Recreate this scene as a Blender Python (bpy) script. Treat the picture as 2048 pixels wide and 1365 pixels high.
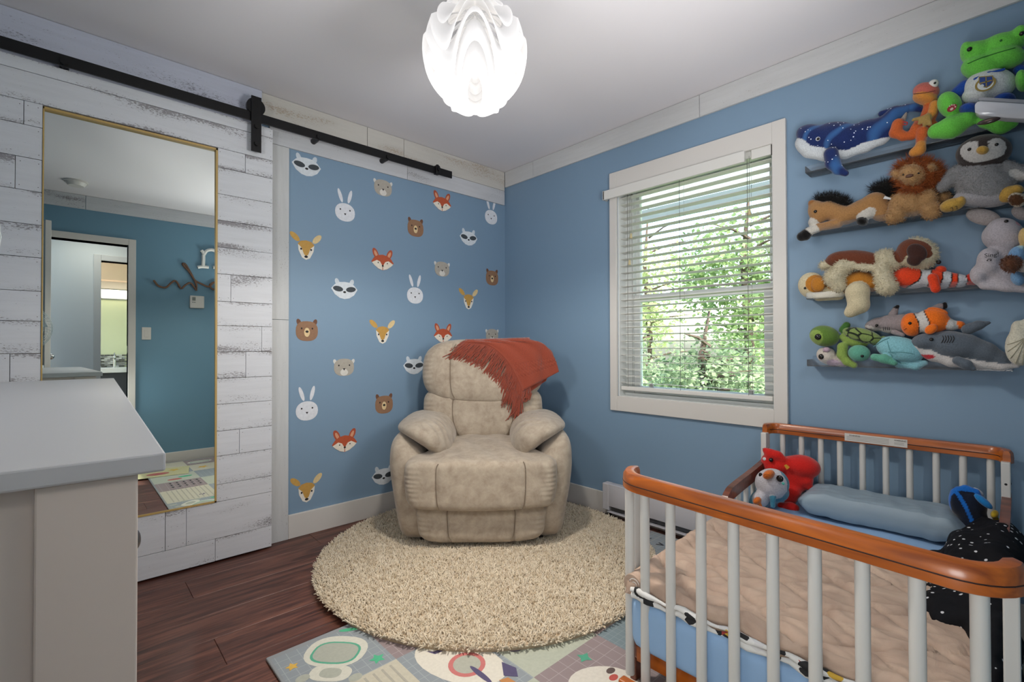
import bpy, bmesh, math, random
import numpy as np
from mathutils import Vector, Matrix, noise
random.seed(7); rng = np.random.RandomState(7)
for o in list(bpy.data.objects): bpy.data.objects.remove(o)
C = bpy.context.scene.collection
SC = bpy.context.scene
# ------------------------------------------------------------------ camera
f_, yaw, pit, rol = 957.903, 0.8216333, 0.0105205, -0.0023329
CP = np.array([-2.53598, -2.806275, 1.0678125])
_F = np.array([math.cos(yaw)*math.cos(pit), math.sin(yaw)*math.cos(pit), math.sin(pit)])
_R = np.array([math.sin(yaw), -math.cos(yaw), 0.]); _U = np.cross(_R, _F)
_R = _R*math.cos(rol)+_U*math.sin(rol); _U = np.cross(_R, _F)
cam_d = bpy.data.cameras.new('camera'); cam = bpy.data.objects.new('camera', cam_d); C.objects.link(cam)
cam.matrix_world = Matrix(((_R[0], _U[0], -_F[0], CP[0]), (_R[1], _U[1], -_F[1], CP[1]), (_R[2], _U[2], -_F[2], CP[2]), (0, 0, 0, 1)))
cam_d.sensor_width = 36; cam_d.lens = f_/2048*36; cam_d.clip_start = .02
SC.camera = cam
def ray(x, y): return _F+_R*((x-1024)/f_)-_U*((y-682.5)/f_)
def PL(x, y, ax, v):
    """point of the plane axis=v that the photograph shows at pixel x,y (measuring aid)"""
    d = ray(x, y); return CP+d*((v-CP[ax])/d[ax])
def PD(x, y, dep): return CP+ray(x, y)*dep
# ------------------------------------------------------------------ colour, world, lights, exposure
def srgb(h):
    if isinstance(h, str): h = [int(h[i:i+2], 16)/255 for i in (0, 2, 4)]
    return tuple(c/12.92 if c <= .04045 else ((c+.055)/1.055)**2.4 for c in h)
SC.view_settings.view_transform = 'Standard'; SC.view_settings.look = 'None'
SC.view_settings.exposure = 0.04; SC.view_settings.gamma = 1; SC.view_settings.use_curve_mapping = False
W = bpy.data.worlds.new('sky'); SC.world = W; W.use_nodes = True
wn = W.node_tree; wn.nodes.clear()
wo = wn.nodes.new('ShaderNodeOutputWorld'); wb = wn.nodes.new('ShaderNodeBackground'); ws = wn.nodes.new('ShaderNodeTexSky')
ws.sky_type = 'NISHITA'; ws.sun_disc = False; ws.sun_elevation = math.radians(50); ws.sun_rotation = math.radians(200); ws.air_density = 1.2; ws.dust_density = 3
wn.links.new(ws.outputs[0], wb.inputs[0]); wn.links.new(wb.outputs[0], wo.inputs[0]); wb.inputs[1].default_value = 1.15
def light(name, typ, loc, energy, color=(1, 1, 1), size=.1, tgt=None, **kw):
    d = bpy.data.lights.new(name, typ); d.energy = energy; d.color = color
    if typ == 'AREA': d.size = size
    elif typ == 'SUN': d.angle = size
    else: d.shadow_soft_size = size
    for k, v in kw.items(): setattr(d, k, v)
    o = bpy.data.objects.new(name, d); C.objects.link(o); o.location = loc
    if tgt is not None: o.rotation_euler = (Vector(tgt)-Vector(loc)).to_track_quat('-Z', 'Y').to_euler()
    return o
LAMP = Vector((-1.418, -1.404, 2.155))
light('sun', 'SUN', (5, -5, 8), 7.0, (1, .96, .88), .02, tgt=(8.5, -1, 0))
light('lamp_bulb_downlight', 'SPOT', (LAMP.x, LAMP.y, 1.945), 40, (1, .93, .84), .05, tgt=(LAMP.x, LAMP.y, 0), spot_size=math.radians(158), spot_blend=.35)
light('lamp_bulb_core', 'SPOT', (LAMP.x, LAMP.y, 1.945), 60, (1, .90, .78), .05, tgt=(LAMP.x, LAMP.y, 0), spot_size=math.radians(62), spot_blend=1.)
light('lamp_bulb_glow', 'POINT', (LAMP.x, LAMP.y, 1.82), 4, (1, .95, .9), .10)
light('hall_fill', 'AREA', (-2.3, -3.45, 2.30), 5, (1, .97, .92), .5, tgt=(-2.3, -3.45, 0))  # added: unseen light in the hall, fills the room through the doorway
light('bathroom_fill', 'POINT', (-2.75, -4.6, 2.1), 9, (1, .9, .75), .05)  # added point light for the bathroom, kept out of the mirror's view
light('fill_over_dresser', 'AREA', (-2.84, -1.5, 1.70), 4.5, (1, .98, .96), .35, tgt=(0, -.7, 1.45), spread=math.radians(120))  # added fill outside the mirror's view, also for the chair's side shadow
light('fill_by_door', 'AREA', (-1.12, -2.80, 1.75), 6, (1, .98, .96), .4, tgt=(-1.2, 0, 1.1))  # added fill toward the back wall, hidden from camera and mirror
light('fill_low_by_dresser', 'AREA', (-2.40, -2.72, .72), 3.0, (1, .98, .96), .35, tgt=(-.6, -2.1, .5), spread=math.radians(130))  # added low fill to brighten the bed's balusters and mattress side
light('fill_bounced_off_ceiling', 'AREA', (-1.15, -2.5, 1.35), 14, (1, .98, .97), .5, tgt=(-1.45, -1.4, 2.44))  # unseen light added to brighten the ceiling from below

# ------------------------------------------------------------------ materials
MATS = {}
def nmat(name):
    m = bpy.data.materials.new(name); m.use_nodes = True; nt = m.node_tree
    return m, nt, nt.nodes['Principled BSDF']
def N(nt, t, **kw):
    n = nt.nodes.new(t)
    for k, v in kw.items():
        if k in n.inputs: n.inputs[k].default_value = v
        else: setattr(n, k, v)
    return n
def ramp(nt, src, stops):
    r = nt.nodes.new('ShaderNodeValToRGB'); nt.links.new(src, r.inputs[0])
    e = r.color_ramp.elements
    while len(e) < len(stops): e.new(.5)
    for i, (p, c) in enumerate(stops):
        e[i].position = p; e[i].color = (*c, 1) if len(c) == 3 else c
    return r
def objco(nt, scale=(1, 1, 1), rnd=False, out='Object'):
    tc = nt.nodes.new('ShaderNodeTexCoord'); mp = nt.nodes.new('ShaderNodeMapping'); mp.inputs['Scale'].default_value = scale
    nt.links.new(tc.outputs[out], mp.inputs[0])
    if rnd:
        oi = nt.nodes.new('ShaderNodeObjectInfo'); mu = N(nt, 'ShaderNodeMath', operation='MULTIPLY'); mu.inputs[1].default_value = 37.
        nt.links.new(oi.outputs['Random'], mu.inputs[0]); cb = nt.nodes.new('ShaderNodeCombineXYZ')
        for i in range(3): nt.links.new(mu.outputs[0], cb.inputs[i])
        nt.links.new(cb.outputs[0], mp.inputs['Location'])
    return mp.outputs[0]
def bump(nt, b, height, strength=.3, dist=.002):
    n = nt.nodes.new('ShaderNodeBump'); n.inputs['Strength'].default_value = strength; n.inputs['Distance'].default_value = dist
    nt.links.new(height, n.inputs['Height']); nt.links.new(n.outputs[0], b.inputs['Normal']); return n
def M(key, col='ffffff', rough=.5, metal=0., nscale=0., nstr=.0, ndist=.002, spec=None, var=0., emis=0.):
    if key in MATS: return MATS[key]
    m, nt, b = nmat(key); c = srgb(col) if isinstance(col, str) else col
    b.inputs['Base Color'].default_value = (*c, 1); b.inputs['Roughness'].default_value = rough; b.inputs['Metallic'].default_value = metal
    if spec is not None: b.inputs['Specular IOR Level'].default_value = spec
    if nscale:
        co = objco(nt); n = N(nt, 'ShaderNodeTexNoise'); n.inputs['Scale'].default_value = nscale; n.inputs['Detail'].default_value = 3
        nt.links.new(co, n.inputs['Vector'])
        if nstr: bump(nt, b, n.outputs[0], nstr, ndist)
        if var:
            r = ramp(nt, n.outputs[0], [(.3, tuple(x*(1-var) for x in c)), (.7, tuple(min(1, x*(1+var)) for x in c))])
            nt.links.new(r.outputs[0], b.inputs['Base Color'])
    if emis:
        b.inputs['Emission Color'].default_value = (*c, 1); b.inputs['Emission Strength'].default_value = emis
    MATS[key] = m; return m
def whitewash(key, base, dark, amount=.5, axis=0, edge=0.):
    """whitewashed barn board: pale wash, grain along the board, dark worn specks"""
    m, nt, b = nmat(key); L = nt.links
    co = objco(nt, (1, 1, 1), True)
    sc = [60, 60, 60]; sc[axis] = 5
    mp = nt.nodes.new('ShaderNodeMapping'); mp.inputs['Scale'].default_value = sc; L.new(co, mp.inputs[0])
    g = N(nt, 'ShaderNodeTexNoise', Scale=1., Detail=4., Roughness=.6); L.new(mp.outputs[0], g.inputs['Vector'])
    r1 = ramp(nt, g.outputs[0], [(.30, tuple(x*.93 for x in srgb(base))), (.62, srgb(base))])
    sc2 = [7, 7, 14]; sc2[axis] = 2.6
    mp2 = nt.nodes.new('ShaderNodeMapping'); mp2.inputs['Scale'].default_value = sc2; L.new(co, mp2.inputs[0])
    big = N(nt, 'ShaderNodeTexNoise', Scale=1., Detail=1.); L.new(mp2.outputs[0], big.inputs['Vector'])
    sc3 = [210, 210, 240]; sc3[axis] = 95
    mp3 = nt.nodes.new('ShaderNodeMapping'); mp3.inputs['Scale'].default_value = sc3; L.new(co, mp3.inputs[0])
    sp = N(nt, 'ShaderNodeTexNoise', Scale=1., Detail=3., Roughness=.7); L.new(mp3.outputs[0], sp.inputs['Vector'])
    bsrc = big.outputs[0]
    if edge:
        tg = nt.nodes.new('ShaderNodeTexCoord'); sg_ = nt.nodes.new('ShaderNodeSeparateXYZ'); L.new(tg.outputs['Generated'], sg_.inputs[0])
        e1 = N(nt, 'ShaderNodeMath', operation='SUBTRACT'); L.new(sg_.outputs[2], e1.inputs[0]); e1.inputs[1].default_value = .5
        e2 = N(nt, 'ShaderNodeMath', operation='ABSOLUTE'); L.new(e1.outputs[0], e2.inputs[0]); e3 = N(nt, 'ShaderNodeMath', operation='MULTIPLY_ADD'); L.new(e2.outputs[0], e3.inputs[0]); e3.inputs[1].default_value = edge; e3.inputs[2].default_value = -edge*.30
        e4 = N(nt, 'ShaderNodeMath', operation='ADD'); L.new(e3.outputs[0], e4.inputs[0]); L.new(big.outputs[0], e4.inputs[1]); bsrc = e4.outputs[0]
    rb = ramp(nt, bsrc, [(.52-.03*amount, (0, 0, 0)), (.86, (1, 1, 1))])
    ad = N(nt, 'ShaderNodeMath', operation='MULTIPLY_ADD'); L.new(rb.outputs[0], ad.inputs[0]); ad.inputs[1].default_value = .34*amount+.03; L.new(sp.outputs[0], ad.inputs[2])
    rs = ramp(nt, ad.outputs[0], [(.67, (0, 0, 0)), (.74, (1, 1, 1))])
    # soft grey wash in the worn zones
    mx0 = N(nt, 'ShaderNodeMix', data_type='RGBA'); L.new(r1.outputs[0], mx0.inputs[6]); mx0.inputs[7].default_value = (*[x*.7 for x in srgb(base)], 1)
    mu = N(nt, 'ShaderNodeMath', operation='MULTIPLY'); L.new(rb.outputs[0], mu.inputs[0]); mu.inputs[1].default_value = .4; L.new(mu.outputs[0], mx0.inputs[0])
    mx = N(nt, 'ShaderNodeMix', data_type='RGBA'); L.new(mx0.outputs[2], mx.inputs[6]); mx.inputs[7].default_value = (*srgb(dark), 1)
    m8 = N(nt, 'ShaderNodeMath', operation='MULTIPLY'); L.new(rs.outputs[0], m8.inputs[0]); m8.inputs[1].default_value = .6; L.new(m8.outputs[0], mx.inputs[0])
    L.new(mx.outputs[2], b.inputs['Base Color']); b.inputs['Roughness'].default_value = .75
    bump(nt, b, g.outputs[0], .25, .0015); MATS[key] = m; return m
def walnut():
    m, nt, b = nmat('walnut_laminate'); L = nt.links; co = objco(nt, (1, 1, 1), True)
    mp = nt.nodes.new('ShaderNodeMapping'); mp.inputs['Scale'].default_value = (2.2, 26, 1); L.new(co, mp.inputs[0])
    w = N(nt, 'ShaderNodeTexNoise', Scale=1., Detail=7., Roughness=.62, Distortion=1.2); L.new(mp.outputs[0], w.inputs['Vector'])
    r = ramp(nt, w.outputs[0], [(.28, srgb('2b1712')), (.45, srgb('563127')), (.6, srgb('74483a')), (.8, srgb('8a5a49'))])
    mp2 = nt.nodes.new('ShaderNodeMapping'); mp2.inputs['Scale'].default_value = (8, 160, 1); L.new(co, mp2.inputs[0])
    w2 = N(nt, 'ShaderNodeTexNoise', Scale=1., Detail=3.); L.new(mp2.outputs[0], w2.inputs['Vector'])
    r2 = ramp(nt, w2.outputs[0], [(.35, (.5, .5, .5)), (.6, (1, 1, 1))])
    mx = N(nt, 'ShaderNodeMix', data_type='RGBA', blend_type='MULTIPLY'); mx.inputs[0].default_value = .6
    L.new(r.outputs[0], mx.inputs[6]); L.new(r2.outputs[0], mx.inputs[7]); L.new(mx.outputs[2], b.inputs['Base Color'])
    b.inputs['Roughness'].default_value = .42; bump(nt, b, w2.outputs[0], .1, .0006); return m
def cherry(key, c0, c1, ax=1):
    m, nt, b = nmat(key); L = nt.links; co = objco(nt)
    sc = [30, 30, 30]; sc[ax] = 2.5
    mp = nt.nodes.new('ShaderNodeMapping'); mp.inputs['Scale'].default_value = sc; L.new(co, mp.inputs[0])
    w = N(nt, 'ShaderNodeTexNoise', Scale=1., Detail=5., Distortion=.8); L.new(mp.outputs[0], w.inputs['Vector'])
    r = ramp(nt, w.outputs[0], [(.3, srgb(c0)), (.65, srgb(c1))]); L.new(r.outputs[0], b.inputs['Base Color'])
    b.inputs['Roughness'].default_value = .3; b.inputs['Coat Weight'].default_value = .25; b.inputs['Coat Roughness'].default_value = .2; return m
def suede():
    m, nt, b = nmat('beige_suede'); L = nt.links; co = objco(nt)
    n = N(nt, 'ShaderNodeTexNoise', Scale=17., Detail=6., Roughness=.68, Distortion=.3); L.new(co, n.inputs['Vector'])
    r = ramp(nt, n.outputs[0], [(.30, srgb('968776')), (.5, srgb('aa9c8a')), (.70, srgb('b9ac9a'))]); L.new(r.outputs[0], b.inputs['Base Color'])
    n2 = N(nt, 'ShaderNodeTexNoise', Scale=260., Detail=2.); L.new(co, n2.inputs['Vector'])
    b.inputs['Roughness'].default_value = .85; b.inputs['Sheen Weight'].default_value = .25; bump(nt, b, n2.outputs[0], .25, .001); return m
def plush(key='plush', ns=230., st=.6, pat=None):
    """short pile cloth, colour from the pattern stored on the toy"""
    if key in MATS: return MATS[key]
    m, nt, b = nmat(key); L = nt.links; a = nt.nodes.new('ShaderNodeVertexColor'); a.layer_name = 'col'
    co = objco(nt); n = N(nt, 'ShaderNodeTexNoise', Scale=ns, Detail=3.); L.new(co, n.inputs['Vector'])
    r = ramp(nt, n.outputs[0], [(.3, (.72, .72, .72)), (.65, (1.05, 1.05, 1.05))])
    mx = N(nt, 'ShaderNodeMix', data_type='RGBA', blend_type='MULTIPLY'); mx.inputs[0].default_value = .8
    L.new(a.outputs[0], mx.inputs[6]); L.new(r.outputs[0], mx.inputs[7]); src = mx.outputs[2]
    if pat == 'stars':
        v = N(nt, 'ShaderNodeTexVoronoi', Scale=75.); L.new(co, v.inputs['Vector'])
        rs = ramp(nt, v.outputs['Distance'], [(.0, (1, 1, 1)), (.16, (1, 1, 1)), (.2, (0, 0, 0))]); rs.color_ramp.interpolation = 'EASE'
        sx = nt.nodes.new('ShaderNodeSeparateColor'); L.new(v.outputs['Color'], sx.inputs[0])
        gt = N(nt, 'ShaderNodeMath', operation='GREATER_THAN'); gt.inputs[1].default_value = .62; L.new(sx.outputs[0], gt.inputs[0])
        mm = N(nt, 'ShaderNodeMath', operation='MULTIPLY'); L.new(rs.outputs[0], mm.inputs[0]); L.new(gt.outputs[0], mm.inputs[1])
        wv = N(nt, 'ShaderNodeTexWave', Scale=4., Distortion=4., Detail=2.); wv.bands_direction = 'DIAGONAL'; L.new(co, wv.inputs['Vector'])
        rw = ramp(nt, wv.outputs[0], [(.72, (0, 0, 0)), (1., (.35, .35, .35))])
        m1 = N(nt, 'ShaderNodeMix', data_type='RGBA'); L.new(rw.outputs[0], m1.inputs[0]); L.new(src, m1.inputs[6]); m1.inputs[7].default_value = (*srgb('4f8ed0'), 1)
        m2 = N(nt, 'ShaderNodeMix', data_type='RGBA'); L.new(mm.outputs[0], m2.inputs[0]); L.new(m1.outputs[2], m2.inputs[6]); m2.inputs[7].default_value = (.85, .9, 1, 1)
        # only on the dark cloth
        sl = nt.nodes.new('ShaderNodeSeparateColor'); L.new(a.outputs[0], sl.inputs[0]); lt = N(nt, 'ShaderNodeMath', operation='LESS_THAN'); lt.inputs[1].default_value = .2; L.new(sl.outputs[0], lt.inputs[0])
        m3 = N(nt, 'ShaderNodeMix', data_type='RGBA'); L.new(lt.outputs[0], m3.inputs[0]); L.new(src, m3.inputs[6]); L.new(m2.outputs[2], m3.inputs[7]); src = m3.outputs[2]
    if pat == 'shell':
        v = N(nt, 'ShaderNodeTexVoronoi', Scale=24., feature='DISTANCE_TO_EDGE'); L.new(co, v.inputs['Vector'])
        rs = ramp(nt, v.outputs['Distance'], [(.03, (0, 0, 0)), (.07, (1, 1, 1))])
        m1 = N(nt, 'ShaderNodeMix', data_type='RGBA'); L.new(rs.outputs[0], m1.inputs[0]); m1.inputs[6].default_value = (.01, .015, .01, 1); L.new(src, m1.inputs[7]); src = m1.outputs[2]
    L.new(src, b.inputs['Base Color']); b.inputs['Roughness'].default_value = .9; b.inputs['Sheen Weight'].default_value = .3
    b.inputs['Specular IOR Level'].default_value = .15
    bump(nt, b, n.outputs[0], st, .003); MATS[key] = m; return m
def acrylic():
    m = bpy.data.materials.new('clear_acrylic'); m.use_nodes = True; nt = m.node_tree; nt.nodes.clear()
    o = nt.nodes.new('ShaderNodeOutputMaterial'); t = nt.nodes.new('ShaderNodeBsdfTransparent'); t.inputs[0].default_value = (.96, .97, .98, 1)
    g = nt.nodes.new('ShaderNodeBsdfGlossy'); g.inputs['Roughness'].default_value = .06
    d = nt.nodes.new('ShaderNodeBsdfDiffuse'); d.inputs[0].default_value = (.75, .8, .85, 1)
    fr = nt.nodes.new('ShaderNodeFresnel'); fr.inputs[0].default_value = 1.2
    m1 = nt.nodes.new('ShaderNodeMixShader'); m2 = nt.nodes.new('ShaderNodeMixShader'); m2.inputs[0].default_value = .035
    nt.links.new(fr.outputs[0], m1.inputs[0]); nt.links.new(t.outputs[0], m1.inputs[1]); nt.links.new(g.outputs[0], m1.inputs[2])
    nt.links.new(m1.outputs[0], m2.inputs[1]); nt.links.new(d.outputs[0], m2.inputs[2]); nt.links.new(m2.outputs[0], o.inputs[0]); return m
def glass():
    m = bpy.data.materials.new('window_glass'); m.use_nodes = True; nt = m.node_tree; nt.nodes.clear()
    o = nt.nodes.new('ShaderNodeOutputMaterial'); t = nt.nodes.new('ShaderNodeBsdfTransparent'); t.inputs[0].default_value = (.93, .96, .95, 1)
    g = nt.nodes.new('ShaderNodeBsdfGlossy'); g.inputs['Roughness'].default_value = .0; fr = nt.nodes.new('ShaderNodeFresnel'); fr.inputs[0].default_value = 1.35
    m1 = nt.nodes.new('ShaderNodeMixShader'); nt.links.new(fr.outputs[0], m1.inputs[0]); nt.links.new(t.outputs[0], m1.inputs[1]); nt.links.new(g.outputs[0], m1.inputs[2]); nt.links.new(m1.outputs[0], o.inputs[0]); return m
def paint(key, col, rough=.6):
    """rolled wall paint: plain colour with fine roller stipple"""
    return M(key, col, rough, nscale=140., nstr=.08, ndist=.001)
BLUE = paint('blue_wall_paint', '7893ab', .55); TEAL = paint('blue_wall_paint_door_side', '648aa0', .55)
CEIL = paint('ceiling_paint', 'dcd9dc', .85); WHITE = paint('white_trim_paint', 'cdcac5', .45); HALLW = paint('hall_wall_paint', 'd8d9d6', .7)
WASH = whitewash('whitewashed_board', 'c4c6ca', '4a3a38', .62); WASHV = whitewash('whitewashed_upright', 'c3c5c6', '6b5a50', .35, 2)
WASHD = whitewash('whitewashed_door_board', 'd3d5da', '463638', .9, 0, .65)
WASHY = whitewash('whitewashed_board_window_side', 'c6c7c7', '7a6a60', .2, 1)
WASHL = whitewash('whitewashed_lilac_board', 'bfc3d2', '453a45', .7)
WASHW = whitewash('whitewashed_warm_board', 'c6c3bc', '9a8264', .8)
WAL = walnut(); ACR = acrylic(); GLASS = glass(); SUEDE = suede(); MATS['suede'] = SUEDE
BLACK = M('black_steel', '101012', .45, .3); BRASS = M('golden_pine_edge', 'b89a5c', .5); CHROME = M('chrome', 'c8c8c8', .15, 1.)
PUR = M('white_lacquer', 'c9c8c4', .35); CH = cherry('cherry_wood', '7c3a12', 'b8611c'); CHD = cherry('dark_cherry_wood', '4e2619', '7a4230')
MIRR = M('mirror_silver', 'dfe6e2', .0, 1.)
# ------------------------------------------------------------------ object helpers
def obj(name, mesh, mat=None, parent=None, smooth=False):
    o = bpy.data.objects.new(name, mesh); C.objects.link(o)
    if mat is not None and not mesh.materials: mesh.materials.append(mat)
    if parent is not None: o.parent = parent
    if smooth: mesh.shade_smooth()
    return o
def tag(o, label=None, cat=None, group=None, kind=None):
    if label: o['label'] = label
    if cat: o['category'] = cat
    if group: o['group'] = group
    if kind: o['kind'] = kind
    return o
def thing(name, label, cat, loc=(0, 0, 0), rz=0, group=None):
    o = bpy.data.objects.new(name, None); C.objects.link(o); o.location = loc; o.rotation_euler = (0, 0, rz); o.empty_display_size = .05
    return tag(o, label, cat, group)
def mesh_py(name, v, f, mi=None):
    m = bpy.data.meshes.new(name); m.from_pydata([tuple(map(float, p)) for p in v], [], f); m.update()
    if mi is not None: m.polygons.foreach_set('material_index', mi)
    return m
def fromnp(name, V, Fq):
    m = bpy.data.meshes.new(name); nv = len(V); nf, k = Fq.shape
    m.vertices.add(nv); m.vertices.foreach_set('co', np.ascontiguousarray(V, np.float32).ravel())
    m.loops.add(nf*k); m.loops.foreach_set('vertex_index', Fq.astype(np.int32).ravel())
    m.polygons.add(nf); m.polygons.foreach_set('loop_start', np.arange(0, nf*k, k, dtype=np.int32)); m.update(calc_edges=True); m.validate(); return m
class MB:
    def __init__(s): s.b = bmesh.new()
    def box(s, a, b, bev=0, rot=None, seg=2):
        a = np.minimum(a, b) if not isinstance(a, tuple) else tuple(min(x, y) for x, y in zip(a, b)) if False else a
        lo = [min(x, y) for x, y in zip(a, b)]; hi = [max(x, y) for x, y in zip(a, b)]
        t = bmesh.new(); bmesh.ops.create_cube(t, size=1)
        c = [(x+y)/2 for x, y in zip(lo, hi)]; d = [max(y-x, 1e-4) for x, y in zip(lo, hi)]
        bmesh.ops.scale(t, vec=d, verts=t.verts)
        if bev: bmesh.ops.bevel(t, geom=t.edges[:], offset=min(bev, min(d)*.45), segments=seg, profile=.5, affect='EDGES')
        if rot is not None: bmesh.ops.rotate(t, matrix=rot, verts=t.verts)
        bmesh.ops.translate(t, vec=c, verts=t.verts); s._m(t); return s
    def cyl(s, p, q, r, r2=None, n=16, caps=True):
        p, q = Vector(p), Vector(q); d = q-p; t = bmesh.new()
        bmesh.ops.create_cone(t, cap_ends=caps, segments=n, radius1=r, radius2=r if r2 is None else r2, depth=d.length)
        bmesh.ops.rotate(t, matrix=d.to_track_quat('Z', 'Y').to_matrix(), verts=t.verts); bmesh.ops.translate(t, vec=(p+q)/2, verts=t.verts); s._m(t); return s
    def sph(s, c, r, sc=(1, 1, 1), n=12):
        t = bmesh.new(); bmesh.ops.create_uvsphere(t, u_segments=n*2, v_segments=n, radius=r); bmesh.ops.scale(t, vec=sc, verts=t.verts)
        bmesh.ops.translate(t, vec=c, verts=t.verts); s._m(t); return s
    def tube(s, pts, r, n=8, closed=False):
        pts = [Vector(p) for p in pts]; k = len(pts); rings = []; up = Vector((0, 0, 1))
        for i, p in enumerate(pts):
            d = (pts[(i+1) % k]-pts[i-1]) if closed else (pts[min(i+1, k-1)]-pts[max(i-1, 0)])
            d.normalize(); a = d.cross(up)
            if a.length < .05: a = d.cross(Vector((0, 1, 0)))
            a.normalize(); b = d.cross(a); rr = r[i] if hasattr(r, '__len__') else r
            rings.append([s.b.verts.new(p+(a*math.cos(2*math.pi*j/n)+b*math.sin(2*math.pi*j/n))*rr) for j in range(n)])
        for i in range(k if closed else k-1):
            A, B = rings[i], rings[(i+1) % k]
            for j in range(n): s.b.faces.new((A[j], B[j], B[(j+1) % n], A[(j+1) % n]))
        if not closed: s.b.faces.new(rings[0]); s.b.faces.new(rings[-1][::-1])
        return s
    def poly(s, pts, th=None):
        """flat polygon, optionally given a thickness vector"""
        v = [s.b.verts.new(p) for p in pts]; f = s.b.faces.new(v)
        if th is not None:
            w = [s.b.verts.new(Vector(p)+Vector(th)) for p in pts]; s.b.faces.new(w[::-1]); n = len(v)
            for i in range(n): s.b.faces.new((v[i], w[i], w[(i+1) % n], v[(i+1) % n]))
        return s
    def _m(s, t):
        me = bpy.data.meshes.new('t'); t.to_mesh(me); t.free(); s.b.from_mesh(me); bpy.data.meshes.remove(me)
    def build(s, name, mat, parent=None, smooth=False):
        bmesh.ops.recalc_face_normals(s.b, faces=s.b.faces[:]); me = bpy.data.meshes.new(name); s.b.to_mesh(me); s.b.free()
        o = obj(name, me, mat, parent)
        if smooth:
            me.shade_smooth()
            try: me.set_sharp_from_angle(angle=math.radians(50))
            except Exception: pass
        return o
def box(name, a, b, mat, parent=None, bev=0): return MB().box(a, b, bev).build(name, mat, parent)
# ---- implicit plush shapes (surface nets)
def snet(field, lo, hi, h):
    n = np.maximum(((hi-lo)/h).astype(int)+2, 3)
    ax = [lo[i]+h*np.arange(n[i]) for i in range(3)]
    G = np.stack(np.meshgrid(*ax, indexing='ij'), -1).reshape(-1, 3)
    d = field(G).reshape(n); ins = d < 0
    cnt = np.zeros(n-1, int); pos = np.zeros((*(n-1), 3)); acc = np.zeros(n-1)
    for c in np.ndindex(2, 2, 2): cnt += ins[c[0]:n[0]-1+c[0], c[1]:n[1]-1+c[1], c[2]:n[2]-1+c[2]]
    act = (cnt > 0) & (cnt < 8)
    base = np.stack(np.meshgrid(*[np.arange(k-1) for k in n], indexing='ij'), -1).astype(float)
    for a in range(3):
        o = [i for i in range(3) if i != a]
        for u in (0, 1):
            for w in (0, 1):
                s0 = [0, 0, 0]; s0[o[0]] = u; s0[o[1]] = w; s1 = list(s0); s1[a] = 1
                d0 = d[s0[0]:n[0]-1+s0[0], s0[1]:n[1]-1+s0[1], s0[2]:n[2]-1+s0[2]]; d1 = d[s1[0]:n[0]-1+s1[0], s1[1]:n[1]-1+s1[1], s1[2]:n[2]-1+s1[2]]
                cr = (d0 < 0) != (d1 < 0); t = np.where(cr, d0/np.where(cr, d0-d1, 1), 0)
                p = np.zeros((*(n-1), 3)); p[..., o[0]] = u; p[..., o[1]] = w; p[..., a] = t
                pos += p*cr[..., None]; acc += cr
    idx = -np.ones(n-1, int); idx[act] = np.arange(act.sum())
    V = lo+h*(base[act]+pos[act]/acc[act][:, None]); Fs = []
    for a in range(3):
        o = [(a+1) % 3, (a+2) % 3]
        sl0 = [slice(0, k) for k in n]; sl1 = [slice(0, k) for k in n]; sl0[a] = slice(0, n[a]-1); sl1[a] = slice(1, n[a])
        A, B = ins[tuple(sl0)], ins[tuple(sl1)]
        for flip, msk in ((0, A & ~B), (1, ~A & B)):
            I = np.argwhere(msk); I = I[(I[:, o[0]] > 0) & (I[:, o[1]] > 0) & (I[:, o[0]] < n[o[0]]-1) & (I[:, o[1]] < n[o[1]]-1)]
            if not len(I): continue
            q = []
            for du, dw in ((1, 1), (0, 1), (0, 0), (1, 0)):
                J = I.copy(); J[:, o[0]] -= du; J[:, o[1]] -= dw; q.append(idx[J[:, 0], J[:, 1], J[:, 2]])
            q = np.stack(q, 1); Fs.append(q if not flip else q[:, ::-1])
    return V, np.concatenate(Fs)
class Blob:
    """soft toy body described as merging ellipsoids and tapered limbs"""
    def __init__(s, k=.008): s.p = []; s.k = k
    def ell(s, c, u, v, w, col=0): s.p.append(('e', np.array(c, float), np.stack([u, v, w], 1).astype(float), None, None, col)); return s
    def cap(s, a, b, r1, r2, col=0): s.p.append(('c', np.array(a, float), np.array(b, float), r1, r2, col)); return s
    def dist(s, X):
        ds = []
        for t, a, b, r1, r2, _ in s.p:
            if t == 'e':
                inv = np.linalg.inv(b); q = (X-a)@inv.T; k0 = np.linalg.norm(q, axis=1); g = q@inv; k1 = np.linalg.norm(g, axis=1)+1e-9; ds.append((k0-1)*k0/k1)
            else:
                ab = b-a; t_ = np.clip(((X-a)@ab)/max(ab@ab, 1e-9), 0, 1); ds.append(np.linalg.norm(X-a-t_[:, None]*ab, axis=1)-(r1+(r2-r1)*t_))
        return ds
    def mesh(s, name, cols, h=.004, fz=0., fs=60.):
        lo = np.full(3, 1e9); hi = -lo
        for t, a, b, r1, r2, _ in s.p:
            if t == 'e': e = np.linalg.norm(b, axis=1); lo = np.minimum(lo, a-e); hi = np.maximum(hi, a+e)
            else:
                r = max(r1, r2); lo = np.minimum(lo, np.minimum(a, b)-r); hi = np.maximum(hi, np.maximum(a, b)+r)
        pad = s.k+h*2; lo -= pad; hi += pad; k = s.k
        def field(X):
            m = None
            for d in s.dist(X):
                if m is None: m = d; continue
                hh = np.clip(.5+.5*(m-d)/k, 0, 1); m = m*(1-hh)+d*hh-k*hh*(1-hh)
            return m
        V, Fq = snet(field, lo, hi, h); D = np.stack(s.dist(V), 1); w = np.argmin(D, 1); ci = np.array([p[5] for p in s.p])[w]
        colr = np.array([srgb(c) for c in cols])[ci]
        return V, Fq, colr
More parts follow.
